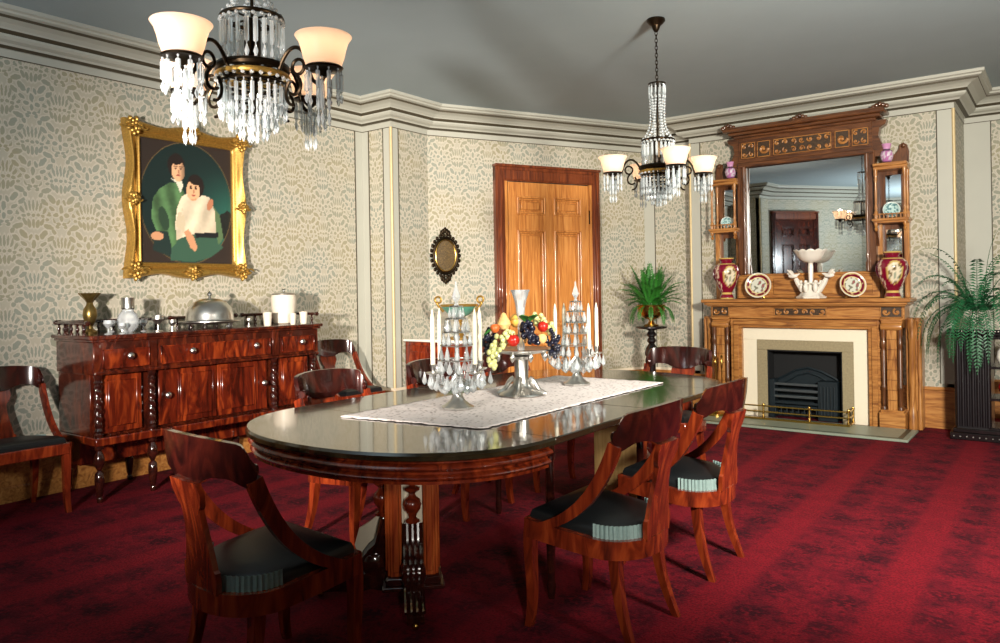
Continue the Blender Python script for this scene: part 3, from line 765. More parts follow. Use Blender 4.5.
# ------------------------------------------------------------------ painting
def inpoly(p, poly):
    x, y = p; c = False; n = len(poly)
    for i in range(n):
        (x1, y1), (x2, y2) = poly[i], poly[i-1]
        if (y1 > y) != (y2 > y) and x < (x2-x1)*(y-y1)/(y2-y1)+x1: c = not c
    return c
def painted(u, v):
    def el(cx, cy, rx, ry, rot=0):
        dx, dy = u-cx, (v-cy); c, s_ = cos(rot), sin(rot); return ((dx*c+dy*s_)/rx)**2+((-dx*s_+dy*c)/ry)**2
    n = noise.noise((u*9, v*11, 3))*.5+noise.noise((u*30, v*36, 1))*.25
    col = (44, 34, 28)
    if el(.5, .5, .5, .5) < 1:
        g = sstep(.35, 1, u)*sstep(.95, .35, v)
        col = tuple(a+(b-a)*g for a, b in zip((14, 34, 32), (38, 92, 78)))
        if el(.97, .33, .14, .12) < 1+n: col = (24, 28, 24)
    else:
        if el(.5, .5, .507, .507) < 1: col = (96, 78, 48)
    P_ = lambda pts: inpoly((u, v), pts)
    if P_([(.12, .10), (.16, .30), (.45, .28), (.60, .1), (.45, .02), (.3, .05)]): col = (26, 44, 40)
    if P_([(.30, .02), (.34, .26), (.80, .22), (.90, .14), (.74, .05), (.55, .01)]): col = (52, 84, 66)
    if P_([(.13, .52), (.20, .60), (.31, .66), (.40, .66), (.47, .58), (.47, .36), (.40, .20), (.32, .12), (.28, .26), (.16, .26), (.11, .36)]):
        col = tuple(int(x*(1+.35*n+.2*sin(u*38+v*9))) for x in (72, 104, 66))
        if el(.24, .36, .05, .10, .3) < 1: col = (40, 62, 44)
    if P_([(.78, .50), (.86, .42), (.90, .22), (.84, .16), (.80, .30)]): col = (84, 108, 72)
    if P_([(.32, .695), (.38, .66), (.42, .58), (.45, .64), (.44, .68)]): col = (214, 208, 186)
    if P_([(.43, .55), (.52, .60), (.62, .585), (.74, .57), (.80, .46), (.82, .25), (.70, .23), (.56, .245), (.46, .22), (.37, .19), (.36, .32), (.38, .45)]):
        col = tuple(min(255, int(x*(1+.12*n-.10*sstep(.55, .8, u)-.08*sin(u*30-v*16)))) for x in (214, 198, 170))
    if P_([(.57, .255), (.84, .27), (.84, .225), (.58, .215)]): col = (22, 24, 26)
    skin = (196, 142, 104)
    if el(.17, .215, .065, .035) < 1: col = skin
    if P_([(.45, .26), (.50, .285), (.56, .22), (.60, .13), (.57, .10), (.52, .13)]): col = skin
    if el(.75, .505, .03, .055, -.5) < 1: col = (176, 116, 84)
    for cx, cy, rx, ry, hx, hy in ((.40, .775, .072, .088, -.02, .03), (.56, .622, .074, .086, .028, .03)):
        if el(cx+hx, cy+hy, rx*1.28, ry*1.15) < 1: col = (30, 20, 16)
        if el(cx, cy-.012, rx, ry) < 1 and el(cx+hx*1.2, cy+.092, rx*1.15, ry*.62) > 1:
            sh = 1-.4*sstep(.0, .075, (u-cx)*(1 if cx < .5 else -.2)); col = tuple(int(x*sh) for x in (222, 172, 130))
            for ex in (-.026, .028):
                if el(cx+ex, cy+.008, .015, .008) < 1: col = (48, 30, 24)
                if el(cx+ex, cy+.024, .020, .005) < 1: col = (84, 54, 38)
            if el(cx+.006, cy-.018, .009, .020) < 1: col = (176, 120, 88)
            if el(cx+.003, cy-.050, .022, .008) < 1: col = (158, 72, 60)
    if P_([(.515, .548), (.55, .525), (.60, .54), (.60, .55), (.55, .537)]): col = (196, 142, 104)
    if P_([(.37, .19), (.36, .32), (.40, .44), (.44, .46), (.47, .36), (.455, .24)]) and n > -.05: col = (196, 180, 150)
    return lin(tuple(max(0, min(255, x)) for x in col))
pt = thing('oil_painting', 'oil portrait of two boys in an ornate gilt frame above the sideboard', 'painting', (-5.41, 3.20, 2.0))
py0, py1, pz0, pz1 = -.375, .375, -.455, .46
cv = MB(); NU, NV = 110, 134; vs = []; cs = []
for j in range(NV+1):
    for i in range(NU+1):
        u, v_ = i/NU, j/NV; vs.append((.035, py0+(py1-py0)*u, pz0+(pz1-pz0)*v_)); cs.append(painted(u, v_))
cv.add(vs, [(j*(NU+1)+i, j*(NU+1)+i+1, (j+1)*(NU+1)+i+1, (j+1)*(NU+1)+i) for j in range(NV) for i in range(NU)], cols=cs)
cv.box((.005, py0, pz0), (.032, py1, pz1), .002, 1); cv.build('canvas', [CANVAS, OAKD], pt, color=True)
fm = MB()
pf = [(0, .034), (0, .052), (.012, .060), (.02, .052), (.028, .056), (.034, .048), (.05, .062), (.068, .088), (.084, .094), (.096, .082), (.102, .055), (.102, .006), (0, .006)]   # (outward, height)
def wob(t): return 1+.10*cos(t)
cor = [(py0, pz0, -1, -1), (py1, pz0, 1, -1), (py1, pz1, 1, 1), (py0, pz1, -1, 1)]
secs = []
for k in range(4):
    y, z, sy, sz = cor[k]; y2, z2, ty, tz = cor[(k+1) % 4]
    for i in range(24):
        f = i/24; yy, zz = y+(y2-y)*f, z+(z2-z)*f
        if i == 0: oy, oz = sy, sz
        elif k in (0, 2): oy, oz = sy+(ty-sy)*f, sz
        else: oy, oz = sy, sz+(tz-sz)*f
        wv = 1+.16*cos(f*4*pi)
        secs.append([(h, yy+oy*d*(wv if d > .06 else 1), zz+oz*d*(wv if d > .06 else 1)) for d, h in pf])
fm.ribbon(secs, closed=True); fm.build('frame', [GOLD], pt, sharp=60)
def leafy(y, z, sy, sz, big):
    m = MB()
    for i in range(16):
        a = i*2.4; r = big*sqrt(i/16)
        m.ell((.085+.02*random.random(), y+r*cos(a), z+r*sin(a)), (.018, .011+.011*abs(cos(a)), .011+.011*abs(sin(a))), 8, 6, 0)
    for s_ in (-1, 1):
        sp = [(.09, y+s_*(big*1.5-.02*cos(t)*(1-t/9)) if False else y+s_*(big*.6+big*.8*t/6+.02*cos(t)), z+.02*sin(t)*sz) for t in [q*.5 for q in range(13)]]
        m.tube(sp, [.012-.0005*q for q in range(13)], 6)
    m.build('carved_ornament', [GOLD], pt)
o_ = .062
for y, z, sy, sz in ((py0-o_, pz0-o_, -1, -1), (py1+o_, pz0-o_, 1, -1), (py1+o_, pz1+o_, 1, 1), (py0-o_, pz1+o_, -1, 1)): leafy(y, z, sy, sz, .06)
leafy(0, pz1+.09, 0, 1, .07); leafy(0, pz0-.075, 0, -1, .045); leafy(py1+.075, 0, 1, 1, .035); leafy(py0-.075, 0, -1, 1, .035)

# ------------------------------------------------------------------ oval wall ornament and corner cabinet
DA = math.atan2(.8945, .447)
pp = Vector((-5.025, 5.54, 0))+Vector((.447, .8945, 0))*.172
ov = thing('wall_plaque', 'dark ornate oval wall plaque hanging beside the amber door', 'wall ornament', (pp.x, pp.y, 1.65), DA)
MO = RX(pi/2)
PQ = Matrix.Diagonal((1.12, 1, 1.1, 1))
m = MB(); m.lathe([(.0, .004), (.095, .004), (.10, .012), (0, .014)], 40, M=MO @ Matrix.Diagonal((1, 1.42, 1, 1))); m.build('oval_panel', [wood('tooled_leather', (46, 38, 22), (84, 66, 36), (120, 96, 54), .4, (40, 40, 40), 2, .3)], ov)
m = MB(); ring = [(.112*cos(a), -.018, .16*sin(a)) for a in [i*pi/24 for i in range(48)]]; m.tube(ring, .014, 8, closed=True)
ring = [(.096*cos(a), -.022, .142*sin(a)) for a in [i*pi/24 for i in range(48)]]; m.tube(ring, .006, 6, 1, closed=True)
m.build('rim', [BRONZE, BRASS], ov)
m = MB()
for i in range(26):
    a = i*2*pi/26; m.ell((.135*cos(a), -.012, .188*sin(a)), (.015, .010, .019), 8, 6)
for sz in (1, -1):
    for k in range(-2, 3): m.ell((k*.018, -.014, sz*(.232-abs(k)*.014)), (.015, .010, .028), 8, 6)
m.build('leaf_border', [BRONZE], ov)
for c in ov.children: c.matrix_basis = PQ

cb = thing('side_cabinet', 'red-brown mahogany side cabinet with a white marble top in the wall corner', 'cabinet', (-4.64, 5.33, 0))
MC = T(4.64, -5.33, 0)
m = MB(); m.box((-5.0, 5.165, .05), (-4.28, 5.50, .83), .004); m.build('body', [MAHOG], cb, M=MC)
m = MB(); m.box((-5.015, 5.145, .83), (-4.265, 5.51, .856), .006); m.build('marble_top', [CHINA], cb, M=MC)
for a, b in ((-4.95, -4.65), (-4.63, -4.33)):
    m = MB(); m.box((a, 5.15, .10), (b, 5.17, .80), .004); m.box((a+.05, 5.143, .16), (b-.05, 5.16, .74), .008); d = m.build('door', [MAHOG], cb, M=MC)
    kk = MB(); kk.ell((a+.02 if a > -4.8 else b-.02, 5.138, .5), .012, 10, 8); kk.build('knob', [BRASS], d)
m = MB(); m.box((-4.98, 5.18, 0), (-4.30, 5.48, .05), .003); m.build('plinth', [DKWOOD], cb, M=MC)
GREENP = plain('green_porcelain', (74, 128, 108), .2, vary=.25, coat=.5)
ct = thing('footed_bowl', 'green and gilt footed bowl with scrolled handles on the corner cabinet', 'footed bowl', (-4.47, 5.33, .857), .45)
m = MB(); m.lathe([(.0, .195), (.05, .20), (.11, .23), (.155, .275), (.17, .305), (.163, .306), (.14, .275), (.09, .235), (0, .215)], 32, squash=.8); m.build('bowl', [GREENP], ct)
m = MB(); m.lathe([(.172, .298), (.178, .31), (.170, .318), (.163, .31)], 32, squash=.8); m.build('gilt_rim', [GOLD], ct)
m = MB(); m.lathe([(.085, 0), (.09, .015), (.05, .03), (.022, .06), (.018, .10), (.034, .12), (.02, .15), (.045, .185), (.055, .2)], 24); m.build('stem', [GOLD], ct)
for s_ in (-1, 1):
    m = MB(); m.tube([(s_*(.15+.085*t+.03*sin(t*5)), 0, .25+.12*t+.03*sin(t*4.5)) for t in [q/14 for q in range(15)]], [.012-.004*q/14 for q in range(15)], 8); m.tube([(s_*(.20+.03*cos(q)), 0, .36+.03*sin(q)) for q in [i*pi/6 for i in range(12)]], .010, 6, 0, None, True); m.build('handle', [GOLD], ct)

# ------------------------------------------------------------------ mantelpiece
FX, FY = -2.03, 7.75
mp = thing('mantelpiece', 'golden oak mantelpiece with carved blocks around an ivory tiled fireplace', 'mantelpiece', (FX, FY, 0))
def mbld(mb, name, mat, parent=None, **k): return mb.build(name, mat, parent or mp, **k)
g = .004
m = MB(); m.box((-.945, -.39, 1.135), (.945, -g, 1.172), .008); m.box((-.92, -.365, 1.112), (.92, -g, 1.136), .008); m.box((-.90, -.335, 1.098), (.90, -g, 1.113), .006); mbld(m, 'shelf', [OAKH])
m = MB(); m.box((-.885, -.275, .985), (.885, -g, 1.10), .004); m.box((-.885, -.29, .978), (.885, -g, .992), .004); mbld(m, 'frieze', [OAKH])
def carved(name, x0, x1, z0, z1, y, n, parent=None, seed=1, mat=None):
    m = MB(); m.box((x0, y-.006, z0), (x1, y+.01, z1), .003, 1); rr = random.Random(seed)
    nx = max(1, round((x1-x0)/n)); nz = max(1, round((z1-z0)/n))
    for i in range(nx):
        for j in range(nz):
            cx, cz = x0+(i+.5)*(x1-x0)/nx, z0+(j+.5)*(z1-z0)/nz; s_ = n*.36
            m.tube([(cx+s_*(1-t/7)*cos(t+i*2+j), y-.009, cz+s_*(1-t/7)*sin((t+i*2+j)*(1 if (i+j) % 2 else -1))) for t in [q*.6 for q in range(10)]], n*.10, 6)
            m.ell((cx, y-.008, cz), (n*.13, n*.10, n*.13), 8, 6)
    for a, b, c, d in ((x0, x1, z0, z0+.008), (x0, x1, z1-.008, z1)): m.box((a, y-.012, c), (b, y, d), .002)
    for a in (x0, x1-.008): m.box((a, y-.012, z0), (a+.008, y, z1), .002)
    return m.build(name, [mat or OAKH, CARVED], parent or mp)
carved('carved_panel', -.245, .235, 1.005, 1.085, -.275, .08)
for s_ in (-1, 1):
    a, b = sorted((s_*.69, s_*.87)); carved('carved_block', a, b, .995, 1.10, -.275, .09)
    m = MB(); m.box((a, -.30, .965), (b, -g, .99), .006)
    m.box((a+.005, -.29, .90), (b-.005, -g, .968), .006)
    m.lathe([(.0, -.085), (.03, -.085), (.036, -.07), (.036, .07), (.03, .085), (0, .085)], 16, M=T((a+b)/2, -.285, .915) @ RY(pi/2))
    mbld(m, 'console_cap', [OAKH])
    m = MB(); m.box((a+.05, -.30, .17), (b-.05, -g, .90), .004)
    for k in range(8): m.box((a+.045, -.304, .17+.09*k), (b-.045, -.29, .174+.09*k), .001, 1)
    mbld(m, 'pilaster', [OAK, OAKDV])
    for q in (a+.024, b-.024):
        m = MB(); m.lathe([(.022, .17), (.022, .20), (.014, .21), (.02, .23), (.018, .35), (.023, .36), (.023, .38), (.017, .40), (.02, .70), (.014, .72), (.022, .74), (.022, .78), (.015, .80), (.022, .84), (.022, .90)], 14, (q, -.285, 0)); mbld(m, 'colonnette', [OAKDV])
    m = MB(); m.box((a-.015, -.325, 0), (b+.015, -g, .155), .006); m.box((a-.005, -.315, .15), (b+.005, -g, .175), .008); mbld(m, 'plinth', [OAKH])
    a, b = sorted((s_*.875, s_*1.0)); m = MB(); m.box((a, -.17, .0), (b, -g, .99), .004); m.lathe([(.035, .0), (.035, .16), (.028, .18), (.03, .22), (.028, .80), (.034, .82), (.028, .85), (.036, .90), (.036, .98)], 18, (s_*.925, -.185, 0)); m.lathe([(.02, 0), (.02, .16), (.015, .19), (.015, .9), (.02, .96)], 12, (s_*.982, -.175, 0)); mbld(m, 'side_return', [OAK])
m = MB()
for s_ in (-1, 1):
    a, b = sorted((s_*.58, s_*.69)); m.box((a, -.245, 0), (b, -g, .884), .002); a, b = sorted((s_*.61, s_*.66)); m.box((a, -.26, 0), (b, -.24, .909), .004)
m.box((-.69, -.2455, .885), (.69, -g, .977), .002); m.box((-.66, -.2605, .91), (.66, -.24, .955), .004); mbld(m, 'inner_frame', [OAKH])
m = MB()
for s_ in (-1, 1):
    a, b = sorted((s_*.445, s_*.582)); m.box((a, -.195, 0), (b, -g, .765), .002)
m.box((-.582, -.195, .765), (.582, -g, .89), .002); mbld(m, 'tile_surround', [TILE])
m = MB()
for s_ in (-1, 1):
    a, b = sorted((s_*.345, s_*.446)); m.box((a, -.20, 0), (b, -g, .668), .003)
m.box((-.446, -.20, .668), (.446, -g, .766), .003); mbld(m, 'stone_surround', [STONE])
m = MB(); m.box((-.346, -.02, 0), (.346, -.006, .67), .002)
for s_ in (-1, 1):
    a, b = sorted((s_*.335, s_*.346)); m.box((a, -.19, 0), (b, -.01, .67), .001)
m.box((-.346, -.19, .655), (.346, -.01, .67), .001); mbld(m, 'firebox', [SOOT])
# grate
gr = thing('fire_grate', 'black cast-iron fire grate with arched back and front bars inside the fireplace', 'fire grate', (FX, FY-.1, 0))
m = MB(); ar = [(-.30, .0), (-.30, .36), (-.24, .39), (-.12, .46), (0, .49), (.12, .46), (.24, .40), (.30, .36), (.30, 0)]; m.prism(ar, .045, .06, 0, T(0, .0, 0) @ RX(pi/2) @ T(0, 0, -.12)); m.build('arched_back', [IRON], gr)
m = MB(); m.tube([(x, .052, z) for x, z in ar[1:-1]], .012, 6); m.tube([(x*.8, .05, z*.9) for x, z in ar[1:-1]], .008, 6); m.box((-.30, .045, .30), (.30, .06, .325), .003); m.build('back_moulding', [IRON], gr)
for z in (.335, .275, .215, .155):
    m = MB(); m.box((-.30, -.085, z-.012), (.12, -.072, z+.012), .003); m.build('front_bar', [STEEL if z > .16 else IRON], gr)
for s_, a, b in ((-1, -.335, -.28), (1, .12, .30)):
    m = MB(); m.box((a, -.09, 0), (b, .03, .38), .006)
    if s_ > 0:
        for k in range(5): m.tube([(a+.03+.03*k, -.095, .06), (a+.03+.03*k, -.095, .33)], .006, 6)
    m.build('hob', [IRON], gr)
m = MB(); m.box((-.30, -.07, .10), (.12, .04, .13), .004)
for k in range(8): m.tube([(-.28+.055*k, -.078, .05), (-.28+.055*k, -.078, .12)], .006, 6)
m.build('fire_basket', [IRON], gr)
# hearth
hs = thing('hearth_slab', 'grey-green slate hearth slab with a dark inlaid border in front of the fireplace', 'hearth', (FX, FY, 0))
m = MB(); m.box((-.985, -.86, .0015), (.985, -.33, .022), .004); m.build('slab', [HEARTH], hs)
m = MB()
for s_ in (-1, 1): a, b = sorted((s_*.90, s_*.94)); m.box((a, -.80, .02), (b, -.335, .0235), .001)
m.box((-.94, -.82, .02), (.94, -.79, .0235), .001); m.build('inlaid_border', [plain('dark_slate_inlay', (62, 68, 58), .4)], hs)
# fender
fd = thing('fender', 'low brass rail fender standing on the slate hearth', 'fender', (FX, FY-.38, .022))
L0, L1, D = -.60, .47, -.10
m = MB(); m.box((L0, D-.02, 0), (L1, D+.01, .02), .004); m.box((L1-.03, D, 0), (L1, .10, .02), .004); m.box((L0, D, 0), (L0+.03, .10, .02), .004); m.build('base_rail', [BRASS], fd)
for z in (.075, .13):
    m = MB(); m.tube([(L0+.015, .09, z), (L0+.015, D, z), (L1-.015, D, z), (L1-.015, .09, z)], .007, 8); m.build('rail', [BRASS], fd)
for x, y in ((L0+.015, D), (-.30, D), (.12, D), (L1-.015, D), (L1-.015, .085), (L0+.015, .085)):
    m = MB(); m.lathe([(.012, .02), (.014, .03), (.008, .045), (.010, .075), (.008, .12), (.014, .14), (.010, .152), (0, .158)], 12, (x, y, 0)); m.build('post', [BRASS], fd)
# fire tools
ft = thing('fire_tool_stand', 'brass fire tools on a round stand beside the fireplace', 'fire tools', (-2.80, 7.28, .022))
m = MB(); m.lathe([(.09, 0), (.09, .02), (.03, .035), (.012, .06), (.010, .50), (.018, .52), (.010, .54), (.016, .57), (0, .59)], 16); m.build('stand', [BRASS], ft)
for k, a in enumerate((.3, 2.4, 4.5)):
    x, y = .06*cos(a), .06*sin(a); m = MB(); m.lathe([(.006, .05), (.006, .46), (.012, .48), (.014, .54), (.008, .56), (.014, .585), (0, .60)], 10, (x, y, 0))
    if k == 1: m.box((x-.035, y-.008, .04), (x+.035, y+.008, .14), .004)
    m.build('tool', [BRASS], ft)

# ------------------------------------------------------------------ overmantel mirror
om = thing('overmantel_mirror', 'tall carved dark oak overmantel with a large mirror and bracketed side shelves', 'mirror', (FX, FY, 1.172))
def obld(mb, name, mat, parent=None): return mb.build(name, mat, parent or om, M=T(0, 0, -1.172) if parent is None else None)
g = .004
tilt = RZ(radians(-.9)) @ RX(radians(.75))
m = MB(); m.box((-.568, -.078, 1.42), (.568, -.07, 2.497), .003, 0, T(0, -.0, 1.42) @ tilt @ T(0, 0, -1.42)); obld(m, 'mirror_glass', [MIRROR])
m = MB(); m.box((-.62, -.055, 1.18), (.62, -g, 2.55), .003); obld(m, 'backboard', [OAKD])
m = MB(); m.box((-.66, -.10, 1.175), (.66, -.04, 1.41), .004); m.box((-.62, -.115, 1.395), (.62, -.05, 1.418), .006)
for x0, x1 in ((-.60, -.34), (-.30, .30), (.34, .60)): m.box((x0, -.112, 1.21), (x1, -.09, 1.37), .008)
obld(m, 'lower_rail', [OAKH])
for s_ in (-1, 1):
    a, b = sorted((s_*.56, s_*.64)); m = MB(); m.box((a, -.13, 1.41), (b, -g, 2.53), .005)
    m.lathe([(.020, 1.42), (.020, 1.5), (.012, 1.52), (.018, 1.56), (.012, 1.60), (.016, 1.9), (.012, 2.25), (.02, 2.28), (.012, 2.31), (.02, 2.38), (.02, 2.5)], 14, (s_*.57, -.135, 0)); obld(m, 'stile', [OAKDV])
m = MB(); m.box((-.63, -.15, 2.50), (.63, -g, 2.545), .006); m.box((-.62, -.13, 2.54), (.62, -g, 2.80), .004); obld(m, 'header', [OAKD])
for x0, x1, n in ((-.59, -.45, .075), (-.43, -.30, .14), (-.27, .27, .078), (.30, .43, .14), (.45, .59, .075)):
    o = carved('carved_panel', x0, x1, 2.585-1.172, 2.745-1.172, -.135, n, om, 3, OAKH)
m = MB(); m.box((-.66, -.17, 2.795), (.66, -g, 2.82), .008); m.box((-.70, -.21, 2.82), (.70, -g, 2.85), .01); m.box((-.745, -.25, 2.85), (.745, -g, 2.885), .008); m.box((-.72, -.23, 2.885), (.72, -g, 2.90), .006)
obld(m, 'crown_moulding', [OAKD])
for x in (-.70, 0, .70):
    m = MB()
    for k in range(-2, 3): m.ell((x+k*.028, -.20, 2.905+.012*(2-abs(k))), (.02, .02, .022), 8, 6)
    obld(m, 'crest_ornament', [OAKDV])
for s_ in (-1, 1):
    # scrolled bracket under the crown
    m = MB(); o_ = [(.62, 2.80), (.74, 2.80), (.73, 2.76), (.68, 2.73), (.67, 2.66), (.69, 2.60), (.74, 2.52), (.70, 2.47), (.64, 2.47), (.62, 2.5)]
    m.prism([(s_*x, z) for x, z in o_], .03, .12, 0, RX(pi/2)); obld(m, 'scroll_bracket', [OAKD])
    a, b = sorted((s_*.63, s_*.91))
    m = MB(); m.box((a, -.20, 2.365), (b, -g, 2.395), .006); m.box((a, -.18, 2.335), (b, -g, 2.366), .006); obld(m, 'upper_shelf', [OAKH])
    # tall scrolled side ear
    m = MB(); o_ = [(.80, 2.395), (.90, 2.395), (.905, 2.50), (.89, 2.56), (.86, 2.585), (.83, 2.57), (.82, 2.53), (.80, 2.50), (.77, 2.47), (.74, 2.42), (.76, 2.395)]
    m.prism([(s_*x, z) for x, z in o_], .006, .03, 0, RX(pi/2)); m.ell((s_*.862, -.04, 2.555), (.022, .02, .022), 10, 8); obld(m, 'side_ear', [OAKDV])
    m = MB(); m.box((a+.01, -.012, 1.40), (b-.01, -g, 2.34), .002); obld(m, 'niche_back', [OAKDV])
    a2, b2 = a+.075, b-.075
    for z0, z1 in ((1.90, 2.30), (1.44, 1.80)):
        m = MB(); m.box((a2, -.018, z0), (b2, -.011, z1), .002); obld(m, 'niche_mirror', [MIRROR])
    m = MB(); m.box((a-.01, -.215, 1.868), (b+.01, -g, 1.892), .006); m.box((a, -.20, 1.85), (b, -g, 1.87), .004); obld(m, 'middle_shelf', [OAKH])
    rl = MB(); rl.box((a, -.205, 1.925), (b, -.195, 1.935), .003)
    for k in range(8): rl.lathe([(.005, 1.892), (.007, 1.908), (.004, 1.926)], 8, (a+.02+(b-a-.04)*k/7, -.20, 0))
    obld(rl, 'shelf_gallery', [OAKH])
    for x in (a+.022, b-.022):
        for yy in ((-.185, -.035) if abs(x) > .7 else (-.185,)):
            m = MB(); m.lathe([(.017, 1.892), (.017, 1.95), (.010, 1.965), (.015, 1.99), (.010, 2.02), (.013, 2.12), (.010, 2.22), (.016, 2.25), (.010, 2.27), (.017, 2.29), (.017, 2.34)], 12, (x, yy, 0)); obld(m, 'turned_post', [OAK])
        m = MB(); m.lathe([(.0, 1.775), (.012, 1.785), (.018, 1.80), (.008, 1.815), (.016, 1.83), (.016, 1.852)], 12, (x, -.185, 0)); obld(m, 'drop_finial', [OAK])
    for x in (a+.03, b-.03):
        m = MB(); m.box((x-.022, -.07, 1.172), (x+.022, -g, 1.86), .004); obld(m, 'lower_stile', [OAK])
    m = MB(); m.prism([(.0, 1.40), (-.03, 1.44), (-.05, 1.60), (-.10, 1.72), (-.19, 1.85), (0, 1.85)], -.012, .012, 0, T(s_*.645, 0, 0) @ Matrix(((0, 0, 1, 0), (1, 0, 0, 0), (0, 1, 0, 0), (0, 0, 0, 1)))); obld(m, 'shelf_bracket', [OAKDV])

# ------------------------------------------------------------------ things on the mantel
ZM = 1.173
def vase_col(a, z, scale=1.0, base=(120, 14, 42)):
    c = base
    zz = z/scale; f = abs(((a+pi/2+pi) % (2*pi))-pi)           # angle from the front (-y)
    e = (f/.52)**2+((zz-.225)/.09)**2
    if e < 1: 
        c = (218, 206, 178)
        n = noise.noise((a*5, zz*26, 2)); c = (96, 80, 48) if n > .22 else (120, 140, 120) if n < -.25 else c
    elif e < 1.4: c = (196, 166, 96)
    elif .8 < f < 1.6 and noise.noise((a*7, zz*34, 5)) > .12 and .08 < zz < .34: c = (222, 196, 170)
    if zz < .012 or abs(zz-.055) < .008 or zz > .40 or abs(zz-.35) < .007: c = (206, 176, 98)
    return lin(c)
VP = [(.066, 0), (.07, .012), (.064, .03), (.052, .055), (.056, .07), (.085, .12), (.112, .20), (.126, .27), (.120, .32), (.092, .35), (.062, .365), (.055, .375), (.072, .40), (.078, .412), (.068, .412), (.05, .38), (0, .37)]
def fine(pr, n=3):
    out = []
    for (a, b), (c, d) in zip(pr, pr[1:]): out += [(a+(c-a)*i/n, b+(d-b)*i/n) for i in range(n)]
    return out+[pr[-1]]
def big_vase(x, lab):
    t = thing('porcelain_vase', lab, 'vase', (FX+x, FY-.26, ZM), radians(38 if x < 0 else 20), 'crimson vases on the mantel shelf')
    m = MB(); m.lathe(fine(VP, 4), 48, colf=vase_col); m.build('body', [PAINTED], t, color=True)
    for s_ in (-1, 1):
        m = MB(); m.tube([(s_*(.085+.045*sin(q*pi/10)), 0, .16+.19*q/10) for q in range(11)], .009, 8); m.build('handle', [plain('claret_handle', (70, 12, 28), .2, coat=.5)], t)
big_vase(-.72, 'crimson porcelain vase at the end of the mantel shelf nearest the amber door'); big_vase(.80-.01, 'crimson porcelain vase at the end of the mantel shelf nearest the fern')
def small_vase(x, lab):
    def cf(a, z):
        n = noise.noise((a*3, z*40, 9)); c = (176, 110, 160)
        if .03 < z < .11 and n > .0: c = (206, 196, 206)
        if z > .13: c = (196, 140, 180)
        if abs(z-.122) < .008 or z < .012: c = (60, 34, 58)
        return lin(c)
    m = MB(); m.lathe(fine([(.03, 0), (.034, .01), (.05, .045), (.056, .08), (.045, .115), (.03, .125), (.034, .15), (.042, .178), (.036, .178), (.025, .13), (0, .12)], 3), 32, colf=cf)
    single('small_vase', [PAINTED], lab, 'vase', (FX+x, FY-.11, 2.396), m, 'mauve vases on the upper brackets', color=True)
small_vase(-.715, 'small mauve vase on the upper bracket shelf behind the lit chandelier shade'); small_vase(.735, 'small mauve vase on the upper bracket shelf near the fern end')
def dish(name, r, f, lab, loc, rz, lean, group):
    t = thing(name, lab, 'plate', loc, rz, group)
    M = T(0, 0, r*cos(lean)+.006) @ RX(pi/2-lean)
    m = MB(); NR, NA = 26, 56; vs = [(0, 0, .006)]; cs = [lin(f(0, 0))]; fs = []
    for i in range(1, NR+1):
        q = i/NR; z = .006+.016*sstep(.55, 1, q)
        for k in range(NA):
            a = 2*pi*k/NA; vs.append((r*q*cos(a), r*q*sin(a), z)); cs.append(lin(f(q, a)))
    for k in range(NA): fs.append((0, 1+k, 1+(k+1) % NA))
    for i in range(NR-1):
        for k in range(NA): l = (k+1) % NA; fs.append((1+i*NA+k, 1+i*NA+l, 1+(i+1)*NA+l, 1+(i+1)*NA+k))
    b = len(vs)
    for k in range(NA): a = 2*pi*k/NA; vs.append((r*.99*cos(a), r*.99*sin(a), .016)); cs.append(lin((220, 214, 204)))
    for k in range(NA): a = 2*pi*k/NA; vs.append((r*.55*cos(a), r*.55*sin(a), .0)); cs.append(lin((220, 214, 204)))
    for k in range(NA):
        l = (k+1) % NA; fs.append((1+(NR-1)*NA+k, 1+(NR-1)*NA+l, b+l, b+k)); fs.append((b+k, b+l, b+NA+l, b+NA+k))
    fs.append(tuple(b+NA+k for k in range(NA))); m.add(vs, fs, 0, M, cs); m.build('dish', [PAINTED], t, color=True)
    m = MB()
    for s_ in (-1, 1): m.tube([(s_*r*.35, -.04, .012), (s_*r*.35, -.03, .0045), (s_*r*.35, .05, .0045), (s_*r*.25, r*.30+.02, r*.8)], .004, 6)
    m.build('easel', [BRASS], t)
    return t
def redf(q, a):
    n = noise.noise((q*4*cos(a), q*4*sin(a), 4))
    if q > .93: return (226, 220, 206)
    if q > .86: return (206, 186, 130)
    if q > .66: return (110, 12, 38) if n < .25 else (190, 160, 120)
    if q > .60: return (216, 196, 140)
    return (206, 206, 190) if n < .05 else (120, 122, 104) if n < .3 else (150, 90, 90)
def palef(q, a):
    n = noise.noise((q*4*cos(a), q*4*sin(a), 7))
    if q > .9: return (206, 214, 206)
    return (176, 204, 200) if n < .1 else (92, 132, 136)
dish('display_plate', .125, redf, 'crimson-rimmed plate on the mantel beside the vase nearest the amber door', (FX-.42, FY-.20, ZM), .15, radians(12), 'crimson-rimmed plates on the mantel')
dish('display_plate', .118, redf, 'crimson-rimmed plate leaning askew on the mantel beside the vase nearest the fern', (FX+.445, FY-.20, ZM), .55, radians(14), 'crimson-rimmed plates on the mantel')
dish('saucer_plate', .058, palef, 'small pale blue plate in the niche above the crimson vase by the door', (FX-.765, FY-.10, 1.893), .2, radians(12), 'pale plates in the side niches')
dish('saucer_plate', .072, palef, 'small pale blue plate in the niche above the crimson vase by the fern', (FX+.765, FY-.10, 1.893), .2, radians(12), 'pale plates in the side niches')
tz = thing('figural_centrepiece', 'white china centrepiece with pierced bowl and bird figures in the middle of the mantel', 'centrepiece', (FX+.09, FY-.24, ZM))
